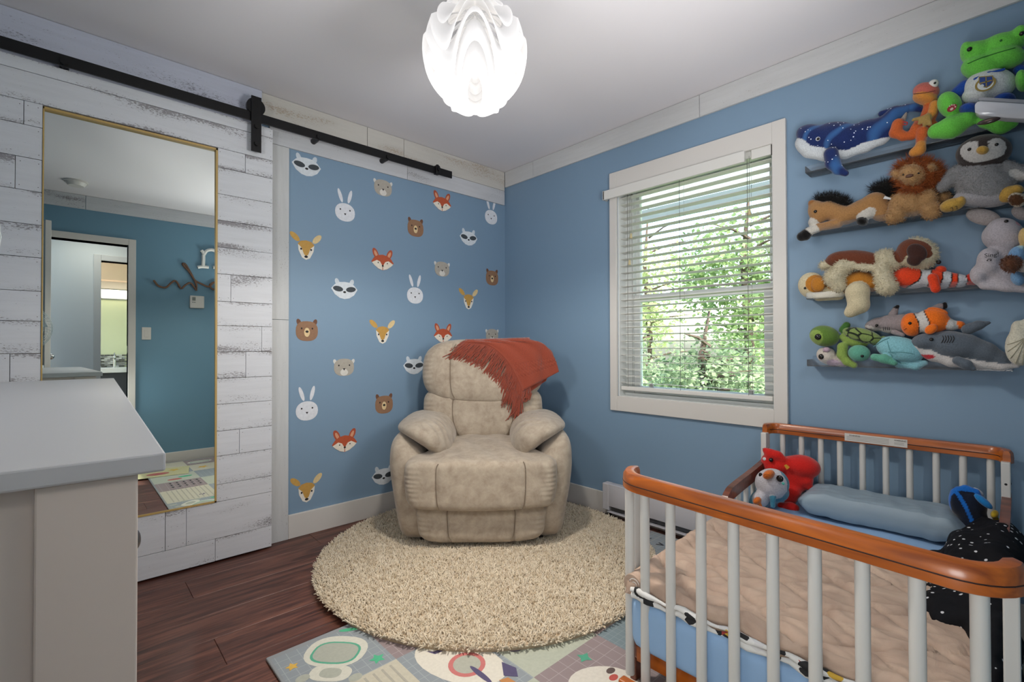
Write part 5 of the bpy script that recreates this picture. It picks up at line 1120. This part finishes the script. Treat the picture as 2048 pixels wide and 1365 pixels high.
T.e(310, 890, 135, 130, 20, .085, .05).e(1070, 640, 75, 105, 0, .085, .05).c((480, 1050, 95), (330, 1130, 118), off=.085).c((330, 1130, 115), (180, 1165, 85), off=.09)
T.c((700, 1060, 80), (860, 1115, 78), (960, 1085, 60), off=.085)
T.part('jersey', lambda q: q.e(730, 690, 290, 165, -12, .075, .062, 3).e(620, 800, 190, 95, -8, .075, .06, 3))
T.part('jersey_sleeve', lambda q: q.c((470, 690, 62), (395, 760, 62), off=.075, c=2).c((1040, 520, 50), (1090, 560, 60), off=.06, c=2), .006)
T.part('shorts', lambda q: q.e(520, 950, 125, 62, -8, .075, .055, 2).e(880, 850, 135, 62, -15, .07, .055, 2).e(700, 940, 200, 80, -8, .065, .05, 2))
T.part('collar', lambda q: q.c((575, 620, 16), (720, 560, 16), (880, 520, 16), off=.125, c=2))
T.bead(520, 307, 24, .135, 'eye').bead(1070, 142, 24, .135, 'eye').bead(850, 216, 12, None, 'nostril', '1e5a18').line([(500, 460), (640, 400), (830, 340), (1000, 292)], .0016, None, 'mouth', '1d6a1c')
def crest_pts(cx, cy, w, h, n=14): return [(cx-w, cy-h), (cx+w*1.0, cy-h*1.25), (cx+w*1.05, cy-.1*h), (cx+w*.55, cy+.75*h), (cx+.1*w, cy+1.1*h), (cx-.5*w, cy+.9*h), (cx-w, cy+.2*h)]
ft = T.build()
def flatpatch(par, T_, pts, off, nm, col):
    org = np.array(par.location); me = mesh_py(nm, [T_.P(x, y, off)-org for x, y in pts], [list(range(len(pts)))]); return obj(nm, me, M('cloth_'+col, col, .8), par)
fo = .1405
for i, (rx, ry, c_) in enumerate(((118, 72, '8d7a3d'), (92, 56, 'cdd3d2'))): flatpatch(ft, T, [(688+rx*math.cos(t)*math.cos(-.42)-ry*math.sin(t)*math.sin(-.42), 672+rx*math.cos(t)*math.sin(-.42)+ry*math.sin(t)*math.cos(-.42)) for t in np.linspace(0, 2*math.pi, 40, endpoint=False)], fo+.0004*i, 'crest', c_)
flatpatch(ft, T, crest_pts(692, 652, 76, 56), fo+.001, 'crest', '8d7a3d'); flatpatch(ft, T, crest_pts(692, 651, 66, 47), fo+.0014, 'crest', '24407f')
flatpatch(ft, T, [(686, 598), (698, 594), (702, 700), (690, 704)], fo+.0018, 'crest', '8d7a3d'); flatpatch(ft, T, [(628, 660), (755, 628), (757, 640), (630, 672)], fo+.0018, 'crest', '8d7a3d')
flatpatch(ft, T, ring(655, 690, 17, 15), fo+.0020, 'crest', 'cdd3d2')
po = .1365
flatpatch(ft, T, ring(335, 925, 58, 32, rot=-.6), po+.001, 'paw_badge', '8e1f2e')
for (x, y) in ((312, 905), (335, 893), (358, 893), (370, 912)): flatpatch(ft, T, ring(x, y, 8, 8), po+.0016, 'paw_badge', 'c9b9a8')
flatpatch(ft, T, ring(333, 935, 20, 12, rot=-.6), po+.0016, 'paw_badge', 'c9b9a8')
wd = thing('nursery_camera', 'white rounded device with a dark oval lens in front of the green frog', 'device', tuple(Toy('x', '', c8, []).P(850, 1000, .19)))
Tq = Toy('x', '', c8, []); org = np.array(wd.location)
def slab(pts, o0, o1, nm, mat, bev=.004):
    mb = MB(); a = [Tq.P(x, y, o0)-org for x, y in pts]; b = [q+np.array([o0-o1, 0, 0])*1 for q in a]; v = [mb.b.verts.new(p) for p in a]; w = [mb.b.verts.new(p) for p in b]; mb.b.faces.new(v); mb.b.faces.new(w[::-1]); n = len(v)
    for i in range(n): mb.b.faces.new((v[i], w[i], w[(i+1) % n], v[(i+1) % n]))
    if bev: bmesh.ops.bevel(mb.b, geom=mb.b.edges[:], offset=bev, segments=3, profile=.5, affect='EDGES')
    return mb.build(nm, mat, wd, True)
slab([(585, 1010), (583, 935), (605, 905), (640, 893), (1180, 930), (1180, 1090), (900, 1070), (640, 1045)], .17, .215, 'housing', M('glossy_white', 'c6c9cf', .12))
slab([(615, 880), (635, 850), (1180, 885), (1180, 925), (640, 890)], .165, .205, 'top_plate', M('grey_plastic', '8e9197', .3), .001)
p = Tq.P(720, 1062, .213)-org; MB().sph((0, 0, 0), .001, (6, 29, 9.5), 16).build('lens', M('dark_lens', '3b2c28', .15), wd, True).location = tuple(p); MB().sph((0, 0, 0), .001, (7, 14, 4), 12).build('lens_core', M('lens_brown', '7b6458', .2), wd, True).location = tuple(p+np.array([-.001, 0, .001]))
# ---- second shelf
HB, HK, HW_ = 'a57a4c', '0f0d0c', 'c9c4ba'
T = Toy('toy_horse', 'bay plush pony with black mane lying on the second shelf', c4_, [HB, HK, HW_, '9a6430'], .010)
T.e(245, 805, 88, 98, -15, .06, .04, 0).e(210, 905, 48, 48, 0, .062, .035, 2).c((330, 790, 85), (480, 840, 80), (620, 790, 88), (740, 730, 95), (800, 790, 80), off=.05, c=0).c((420, 905, 45), (250, 945, 38), off=.075, c=0).c((230, 955, 36), (170, 975, 40), off=.08, c=2).c((130, 1010, 52), (105, 1020, 44), off=.085, c=1)
T.c((790, 830, 62), (850, 850, 55), off=.06, c=0).c((700, 815, 50), (640, 850, 46), off=.075, c=2).e(632, 893, 52, 36, 0, .08, .03, 1).e(200, 735, 40, 34, 0, .06, .025, 3)
T.bead(222, 802, 15, None).part('mane', lambda q: q.c((260, 690, 26), (350, 690, 34), (450, 715, 34), (520, 748, 18), off=.05, c=1), .006, (1500, .022, .0014, HK, -.3)).part('tail', lambda q: q.c((740, 600, 24), (830, 600, 55), (930, 640, 60), off=.03, c=1), .006, (1700, .024, .0014, HK, -.2))
t_ = T.build(); flatpatch(t_, T, [(815, 690), (830, 665), (885, 685), (880, 698)], .105, 'care_tag', 'd0d0d0')
LT, LM, LB = 'b48c5e', '9c5224', '5a3a2a'
T = Toy('toy_lion', 'tan plush lion with shaggy rust mane sitting on the second shelf', c4_, [LT, LM, LB], .010)
T.e(1070, 490, 130, 100, -8, .085, .045, 0).e(1065, 525, 75, 62, 0, .095, .045, 0).e(1240, 425, 48, 40, 0, .08, .03, 0).e(928, 478, 34, 38, 0, .08, .03, 0).e(1070, 730, 135, 120, 0, .06, .05, 0)
T.c((950, 710, 68), (925, 830, 78), off=.075).c((925, 830, 80), (900, 850, 62), off=.085).c((1195, 670, 68), (1225, 790, 72), off=.075).c((1230, 795, 74), (1245, 815, 60), off=.085).e(1350, 680, 62, 55, 0, .03, .03)
T.part('mane', lambda q: q.e(1130, 485, 215, 130, 10, .055, .045, 1).e(1080, 600, 120, 50, 10, .075, .035, 1), .01, (4200, .026, .0016, LM, .0, .8)).bead(1045, 490, 30, None, 'nose', LB, (.5, 1, .6), .6).bead(992, 480, 9, None).bead(1125, 467, 9, None)
T.build(fur=[LT], furlen=.008, furn=5000, furw=.0014)
PD_, PG, PW, PY = '3a3230', '8f8f90', 'c6c4c0', 'c9a04c'
T = Toy('toy_penguin', 'large grey plush penguin with dark head and yellow feet, second shelf', c4_, [PG, PD_, PW, PY, 'a9a7ab'], .014, h=.005)
T.e(1690, 285, 262, 148, -12, .09, .065, 1).e(1700, 560, 285, 195, 6, .075, .065, 0).e(1700, 680, 300, 80, -3, .075, .05, 4).c((1460, 470, 72), (1340, 585, 48), off=.085).c((1900, 430, 70), (2060, 480, 60), off=.085)
T.spot(1600, 275, 110, 88, -8, 2).spot(1800, 245, 95, 85, -25, 2).spot(1700, 320, 150, 45, -12, 2).spot(1990, 480, 80, 45, 20, 2)
T.spot(1690, 200, 50, 60, -10, 1)
T.part('beak', lambda q: q.e(1685, 265, 58, 36, -8, .155, .022, 3)).part('foot', lambda q: q.e(1420, 745, 112, 55, -14, .10, .03, 3).e(1505, 705, 40, 35, 0, .10, .03, 3).e(1360, 770, 50, 38, 0, .10, .03, 3)).part('foot', lambda q: q.e(1900, 650, 105, 68, -20, .10, .03, 3).e(1990, 610, 60, 40, 0, .10, .03, 3))
T.bead(1570, 258, 15, None).bead(1808, 215, 15, None)
T.line([(1400, 775), (1420, 768), (1425, 795), (1405, 800)], .0009, .132, 'stitched_note').line([(1440, 762), (1460, 758), (1462, 785)], .0009, .132, 'stitched_note'); T.build(fur=[PG], furlen=.006, furn=3500, furw=.0012)
T = Toy('toy_monkey', 'cream plush toy with round brown fuzzy sole at the right end of the second shelf', c4_, ['c9bca4', '6e4a30'], .008)
T.e(1985, 700, 82, 62, 8, .12, .03, 0).c((1985, 700, 50), (2100, 690, 60), off=.10).spot(1980, 700, 66, 46, 8, 1); T.build(fur=['6e4a30'], furlen=.006, furn=700, furw=.0014)
# ---- third shelf
DB, DD, DC = '6e3b27', '402620', 'cdc4a8'
T = Toy('toy_spaniel', 'brown and cream plush dog with curly fur draped over a tan toy, third shelf', c5, [DC, DB, DD], .012)
T.e(1110, 470, 190, 135, 5, .075, .05, 0).e(860, 530, 125, 90, 20, .07, .045, 0).e(600, 520, 230, 78, 5, .065, .04, 1).e(410, 520, 100, 60, -15, .06, .04, 1).c((300, 575, 40), (360, 560, 40), off=.06, c=0).c((550, 575, 40), (470, 590, 62), (390, 680, 78), off=.09, c=0).c((390, 690, 78), (430, 760, 55), off=.10, c=0).c((800, 600, 60), (820, 690, 64), (850, 760, 78), off=.10, c=0).c((600, 590, 26), (790, 600, 30), off=.10, c=0)
T.spot(1075, 420, 165, 75, 5, 1).spot(960, 440, 60, 110, 0, 1).spot(1190, 470, 60, 40, 0, 1).part('ear', lambda q: q.e(1110, 460, 95, 75, 20, .125, .018, 2).e(1085, 530, 65, 50, 0, .13, .018, 2)).bead(1300, 546, 20, None, 'nose', '241a1a', (1, 1, 1), .5)
T.build(fur=[DC], furlen=.009, furn=5200, furw=.0016)
T = Toy('toy_puppy', 'tan and cream smooth plush puppy under the brown dog, third shelf', c5, ['cbbf9e', 'b5772b', '9a6626'], .012)
T.e(190, 750, 122, 115, 0, .055, .045, 0).c((300, 790, 75), (450, 740, 100), (620, 710, 95), (720, 730, 80), off=.045, c=1).c((250, 850, 40), (430, 840, 40), off=.06, c=0).c((320, 800, 60), (420, 820, 50), off=.06, c=0)
T.c((590, 810, 98), (600, 920, 84), off=.095, c=0).c((600, 920, 82), (545, 970, 52), (520, 990, 42), off=.10, c=0).spot(225, 735, 90, 78, 0, 1).part('ear', lambda q: q.e(245, 740, 62, 66, 0, .10, .014, 1)).bead(132, 773, 12, None); T.build()
CO, CRD, CWH, CBK = 'e0431f', 'c22f1f', 'c9ccd0', '141212'
T = Toy('toy_red_clownfish', 'red orange striped plush fish lying beside the spaniel, third shelf', c5, [CO, CWH, CBK, CRD], .010)
T.e(1060, 680, 185, 98, 0, .055, .045, 0).e(1290, 695, 170, 88, 3, .055, .04, 0).e(1450, 705, 120, 62, 5, .05, .035, 0).e(1600, 695, 70, 55, 0, .045, .03, 3)
for pts, w in (([(1185, 590), (1200, 660), (1160, 740), (1040, 810)], 40), ([(1375, 630), (1375, 700), (1335, 790)], 34), ([(1505, 665), (1515, 710), (1490, 770)], 32)): T.band(pts, w+11, 2); T.band(pts, w, 1)
T.part('fin', lambda q: q.e(1320, 610, 52, 34, 0, .07, .02, 0)).part('fin', lambda q: q.c((1250, 680, 40), (1275, 780, 38), off=.105, c=0)).bead(935, 742, 17, None).build()
T = Toy('toy_lamb', 'pale lavender plush animal with floppy ears and stitched notes, third shelf', c5, ['b9b3b8', 'a89f9d', 'c98f9a'], .014, h=.005)
T.e(1880, 320, 190, 160, 15, .07, .055, 0).e(1770, 330, 95, 85, 0, .07, .05, 0).e(1850, 600, 210, 190, 0, .065, .055, 0).e(1745, 545, 118, 122, 0, .10, .045, 0).e(1650, 660, 80, 85, 0, .09, .04, 0).c((1700, 750, 40), (1900, 755, 48), (2050, 770, 50), off=.10, c=0).spot(2015, 195, 40, 30, 0, 2)
T.part('ear', lambda q: q.e(1690, 150, 160, 72, 10, .06, .018, 1)).part('ear', lambda q: q.e(2020, 115, 90, 60, 20, .06, .018, 1)).bead(1893, 188, 16, None); t_ = T.build()
pz_ = T.P(1700, 505, .150); addtext('Sing!', tuple(pz_), .020, t_, rotB)
T2 = T; mb = MB()
for x in (1732, 1762): mb.tube([T.P(x, 530, .151)-np.array(t_.location), T.P(x, 502+18, .151)-np.array(t_.location)], .0008, 5); mb.sph(T.P(x-5, 531, .151)-np.array(t_.location), .0024, (.4, 1, .8), 6)
mb.tube([T.P(1732, 520, .151)-np.array(t_.location), T.P(1762, 518, .151)-np.array(t_.location)], .0011, 5); mb.build('stitched_note', INK, t_)
T = Toy('toy_doll', 'small plush figure in light blue with yellow hair, third shelf end', c5, ['7ba6cf', 'd9b878', '5f4030', 'a8cbd8'], .008)
T.e(1985, 520, 85, 110, 0, .145, .03, 0).e(2050, 330, 55, 85, 0, .145, .03, 1).e(1990, 690, 70, 55, 40, .145, .03, 0).c((2010, 430, 30), (1985, 470, 30), off=.15, c=3); T.build()
T = Toy('toy_bear_paw', 'brown furry plush paw at the right end of the third shelf', c5, ['6a4430', 'b3aaa4'], .008); T.e(1935, 560, 88, 68, 0, .205, .03, 0).c((1960, 570, 55), (2120, 590, 60), off=.19, c=1); T.build(fur=['6a4430'], furlen=.007, furn=900, furw=.0014)
# ---- lowest shelf
T = Toy('toy_turtle', 'dark green plush sea turtle with patterned shell, lowest shelf', c6, ['5d7d34', '86a04e', '6f8a4a', '3f6a2f'], .008)
T.e(300, 405, 132, 92, 8, .075, .05, 0).spot(225, 420, 62, 70, 0, 1).c((460, 500, 44), (455, 570, 40), (500, 630, 36), (560, 660, 30), off=.085, c=1).c((470, 350, 38), (495, 310, 32), off=.055, c=3).c((740, 450, 38), (820, 430, 28), off=.06, c=2).e(560, 440, 130, 60, 15, .06, .035, 1)
t0 = T; T.bead(245, 412, 29, None, 'eye', '121010', (.5, 1, 1)); tt = T.build()
T = Toy('shell', '', c6, ['7c9152'], .008); T.e(630, 400, 185, 62, 14, .085, .035, 0); V, Fq, cc_ = T.b.mesh('shell', T.cols, .0042); org = np.array(tt.location); finish('shell', V-org, Fq, cc_, plush('shell_plush', 230, .3, 'shell'), tt)
T = Toy('toy_cow', 'white and pink plush head with dark eye under the green turtle, lowest shelf', c6, ['c9c0b6', 'b9a0b0'], .008); T.e(320, 575, 90, 72, 20, .055, .04, 0).c((360, 610, 58), (470, 630, 50), off=.05, c=0).spot(375, 640, 55, 30, 0, 1).spot(470, 645, 35, 25, 0, 1).bead(273, 585, 26, None, 'eye', '17130f', (.5, .9, 1)).line([(290, 545), (318, 530), (322, 510)], .001, None, 'stitching').part('ear', lambda q: q.e(320, 525, 34, 24, 0, .085, .015, 1)); T.build()
T = Toy('toy_reef_shark', 'small taupe plush shark with black-tipped fins behind the turtle, lowest shelf', c6, ['8f8586', 'c4bcb8', '141214'], .010)
T.e(740, 310, 88, 52, -12, .045, .035, 0).c((780, 300, 62), (880, 300, 85), (1000, 300, 88), (1200, 250, 70), off=.04, c=0).band([(670, 335), (780, 365), (900, 375), (1000, 400)], 24, 1)
T.part('dorsal_fin', lambda q: q.c((900, 220, 36), (918, 180, 26), off=.04, c=0).c((928, 160, 20), (942, 146, 16), off=.04, c=2)).part('tail_fin', lambda q: q.c((1250, 175, 30), (1310, 150, 34), off=.035, c=0).c((1350, 145, 26), (1355, 122, 16), off=.035, c=2)).part('pectoral_fin', lambda q: q.c((910, 370, 24), (985, 395, 18), off=.09, c=0)).bead(758, 312, 13, None)
for x in (815, 832, 849, 866): T.line([(x, 325), (x+2, 355)], .0009, None, 'gill')
T.line([(660, 332), (690, 344), (715, 342)], .0009, None, 'mouth'); T.build()
T = Toy('toy_orange_clownfish', 'round bright orange plush clownfish with white band, lowest shelf', c6, ['e8701c', 'c8c6c2', '17120f'], .010)
T.e(1065, 305, 98, 104, -10, .075, .042, 0).e(1240, 275, 160, 112, -5, .07, .042, 0).e(1400, 305, 75, 52, 15, .06, .03, 1).e(1490, 308, 48, 36, 10, .055, .022, 0)
T.band([(1125, 190), (1175, 290), (1170, 400)], 48, 2).band([(1125, 190), (1175, 290), (1170, 400)], 38, 1).part('dorsal_fin', lambda q: q.e(1290, 190, 98, 34, 12, .07, .018, 0)).part('pectoral_fin', lambda q: q.e(1235, 345, 62, 42, -25, .118, .014, 0)).bead(1050, 293, 14, None).line([(995, 352), (1010, 345), (1018, 335)], .0009, None, 'mouth', '7a3a14'); T.build()
T = Toy('toy_teal_turtle', 'smooth teal plush turtle between green turtle and grey shark, lowest shelf', c6, ['5fa08a', '7fb5bf', '5a9296'], .010)
T.e(605, 555, 100, 72, 5, .095, .032, 0).e(960, 520, 225, 110, 12, .08, .045, 1).c((740, 590, 34), (820, 605, 38), (910, 640, 28), off=.115, c=0).c((950, 655, 34), (1100, 670, 34), (1180, 640, 26), off=.08, c=1).bead(632, 581, 14, None)
T.line([(850, 450), (880, 540), (930, 560)], .0012, None, 'seam', '5a9296').line([(860, 545), (980, 545), (1080, 560)], .0012, None, 'seam', '5a9296').line([(880, 560), (920, 620), (1020, 650)], .0012, None, 'seam', '5a9296').line([(730, 500), (800, 450), (870, 420)], .0012, None, 'seam', '5a9296'); T.build()
T = Toy('toy_grey_shark', 'large blue grey plush shark with white belly and red mouth, lowest shelf', c6, ['59626c', 'c0bcba', 'b02a35'], .012, h=.005)
T.e(1200, 450, 145, 72, -5, .085, .045, 0).e(1420, 480, 230, 118, 8, .085, .05, 0).c((1550, 500, 118), (1700, 550, 95), (1850, 610, 62), (1990, 655, 26), off=.075, c=0).c((1120, 510, 48), (1250, 570, 55), (1420, 620, 58), (1650, 655, 42), (1850, 675, 30), (1990, 668, 18), off=.088, c=1)
T.band([(1060, 500), (1150, 545), (1250, 585), (1400, 615), (1500, 640)], 22, 1).spot(1190, 588, 78, 22, 0, 2).part('dorsal_fin', lambda q: q.c((1560, 345, 50), (1650, 310, 42), (1740, 288, 16), off=.075, c=0)).part('pectoral_fin', lambda q: q.c((1470, 620, 42), (1540, 655, 46), (1600, 690, 24), off=.135, c=0)).bead(1238, 435, 16, None)
for x in (1335, 1358, 1381, 1404, 1427): T.line([(x, 402), (x+8, 430), (x-10, 466)], .0013, None, 'gill')
T.build()
T = Toy('toy_seashell', 'cream ribbed plush seashell at the right end of the lowest shelf', c6, ['c8c4b2'], .012); T.e(2010, 500, 135, 165, 0, .13, .035, 0).e(1990, 340, 60, 70, 0, .12, .03, 0).e(2070, 320, 60, 70, 0, .12, .03, 0)
for x, y in ((1900, 480), (1905, 540), (1930, 600), (1975, 645), (2035, 665)): T.line([(2060, 420), ((2060+x)/2, (420+y)/2+5), (x, y)], .0012, None, 'rib', '9d9882')
T.build()

# =================================================================== TOYS ON THE BED
BG = 'soft toys on the toddler bed'
T = Toy('toy_octopus', 'bright red plush octopus slumped at the head of the bed', c9, ['c8201a', 'a51712', 'c9a96a'], .022, .10, BG, plush('shiny_red_plush', 300, .5))
T.e(540, 350, 175, 150, -5, .07, .05, 0).c((430, 180, 45), (520, 235, 62), (650, 270, 58), (740, 330, 45), off=.10, c=0).e(760, 450, 220, 150, 10, .06, .055, 0).e(600, 480, 170, 110, 0, .08, .05, 0).e(1060, 460, 320, 190, 16, .05, .06, 0).e(930, 700, 260, 230, 25, .05, .055, 0).c((1150, 730, 95), (1180, 800, 60), off=.07, c=0).c((900, 900, 130), (850, 1060, 90), off=.10, c=0).c((700, 1130, 62), (860, 1150, 70), (950, 1170, 62), off=.16, c=0)
T.bead(580, 370, 78, .108, 'eye_white', 'c8d0d2', (.35, 1.1, .62), .3).bead(420, 330, 45, .115, 'eye_white', 'c8d0d2', (.35, .8, .7), .3).bead(530, 345, 38, .128, 'eye', '15181a').line([(700, 1195), (800, 1215), (880, 1235), (970, 1205)], .002, .17, 'piping', 'c9a08a')
t_ = T.build(); flatpatch(t_, T, [(750, 440), (790, 420), (850, 470), (800, 512)], .125, 'fabric_tag', 'c8902a')
T = Toy('toy_puffin', 'white and blue plush seabird with orange beak on the bed', c9, ['c3bfc4', '3f7f96', 'cf6a22'], .010, .26, BG)
T.e(560, 880, 280, 175, 20, .04, .06, 1).e(545, 745, 300, 235, 30, .075, .065, 0).e(360, 1020, 160, 180, 0, .08, .05, 1).e(360, 1000, 128, 150, 0, .11, .045, 0).c((560, 990, 50), (560, 1130, 42), off=.12, c=1).e(230, 1030, 60, 140, 15, .09, .03, 1)
T.band([(720, 520), (850, 700), (850, 900), (760, 1000)], 45, 1)
T.part('beak', lambda q: q.e(490, 595, 92, 78, -10, .14, .035, 2)).part('foot', lambda q: q.e(295, 1040, 65, 62, 0, .155, .025, 2).c((320, 1080, 34), (360, 1130, 22), off=.155, c=2)).bead(680, 665, 62, .128, 'eye', '101012', (.4, 1, 1)).bead(738, 750, 26, .130, 'eye_highlight', '4aa79c', (.4, 1, 1)).bead(350, 600, 40, .118, 'eye', '101012', (.4, .8, 1))
T.line([(405, 610), (440, 590), (500, 605)], .001, .178, 'mouth', '5a2a10'); T.build()
T = Toy('toy_tang', 'flat blue and black plush fish standing in the right corner of the bed', c10, ['10192c', '1668c0', '1f7fc4', 'c9a92a', 'b5bac4'], .012, .14, BG, plush('sleek_plush', 300, .2), h=.0034)
T.e(560, 620, 200, 290, -12, .05, .035, 0).e(800, 720, 330, 290, 30, .05, .04, 0).e(850, 1050, 330, 280, 30, .05, .04, 0).c((520, 430, 60), (700, 370, 60), (900, 430, 60), off=.05, c=1)
T.band([(1040, 1400), (420, 1000), (345, 640), (380, 470), (520, 375), (720, 360), (900, 420), (1040, 540)], 46, 1).spot(900, 1200, 330, 330, 0, 0).band([(500, 420), (600, 560), (700, 740), (800, 960), (900, 1160), (990, 1340)], 38, 1)
T.part('pectoral_fin', lambda q: q.e(1040, 620, 232, 68, 38, .10, .014, 2)).part('tail_fin', lambda q: q.e(1260, 870, 85, 75, 0, .05, .025, 3).c((1280, 950, 50), (1350, 1130, 36), off=.04, c=3)).part('eye_patch', lambda q: q.e(600, 1190, 40, 60, -20, .09, .012, 3)).bead(575, 1160, 26, .106, 'eye', '101012').part('side_fin', lambda q: q.e(940, 430, 130, 45, 35, .02, .012, 4)); T.build()
# black starry blanket heaped at the right side of the bed
T = Toy('black_blanket', 'black blanket printed with white stars heaped on the right of the bed', (1560, 1000, 3.74), ['0d0c0e'], .03, .5, None, None, 'blanket', h=.009)
def starblack():
    m, nt, b = nmat('black_star_print'); L = nt.links; co = objco(nt); b.inputs['Roughness'].default_value = .8; b.inputs['Specular IOR Level'].default_value = .15
    v = N(nt, 'ShaderNodeTexVoronoi', Scale=46.); L.new(co, v.inputs['Vector']); n = N(nt, 'ShaderNodeTexNoise', Scale=60.); L.new(co, n.inputs['Vector'])
    ad = N(nt, 'ShaderNodeMath', operation='MULTIPLY_ADD'); L.new(n.outputs[0], ad.inputs[0]); ad.inputs[1].default_value = .22; L.new(v.outputs['Distance'], ad.inputs[2])
    r = ramp(nt, ad.outputs[0], [(0, (.6, .6, .62)), (.27, (.6, .6, .62)), (.31, (.006, .006, .008))]); sx = nt.nodes.new('ShaderNodeSeparateColor'); L.new(v.outputs['Color'], sx.inputs[0]); gt = N(nt, 'ShaderNodeMath', operation='GREATER_THAN'); gt.inputs[1].default_value = .38; L.new(sx.outputs[0], gt.inputs[0])
    mx_ = N(nt, 'ShaderNodeMix', data_type='RGBA'); L.new(gt.outputs[0], mx_.inputs[0]); mx_.inputs[6].default_value = (.006, .006, .008, 1); L.new(r.outputs[0], mx_.inputs[7]); L.new(mx_.outputs[2], b.inputs['Base Color']); return m
T.mat = starblack()
for c_, u, v, w in (((-.52, -2.69, .405), (.24, 0, 0), (0, .072, 0), (0, 0, .085)), ((-.30, -2.705, .42), (.13, 0, 0), (0, .05, 0), (0, 0, .06)), ((-.44, -2.745, .425), (.25, 0, 0), (0, .060, 0), (0, 0, .085)), ((-.78, -2.72, .36), (.24, .02, 0), (0, .06, 0), (0, 0, .10)), ((-.98, -2.755, .33), (.22, 0, 0), (0, .035, 0), (0, 0, .12)), ((-.52, -2.64, .36), (.14, 0, 0), (0, .09, 0), (0, 0, .055)), ((-.75, -2.66, .36), (.20, 0, -.02), (0, .07, 0), (0, 0, .05)), ((-.62, -2.74, .43), (.10, .03, 0), (0, .035, 0), (0, 0, .07))):
    T.b.ell(np.array(c_), np.array(u), np.array(v), np.array(w))
V, Fq, colr = T.b.mesh('b', T.cols, .009)
for i in range(len(V)): V[i] += .010*np.array(noise.noise_vector(Vector(V[i]*14)))+.005*np.array(noise.noise_vector(Vector(V[i]*34)))
t = thing('black_blanket', 'black blanket printed with white stars heaped on the right of the bed', 'blanket', (-.75, -2.70, .32)); finish('blanket_cloth', V-np.array([-.75, -2.70, .32]), Fq, colr, T.mat, t)
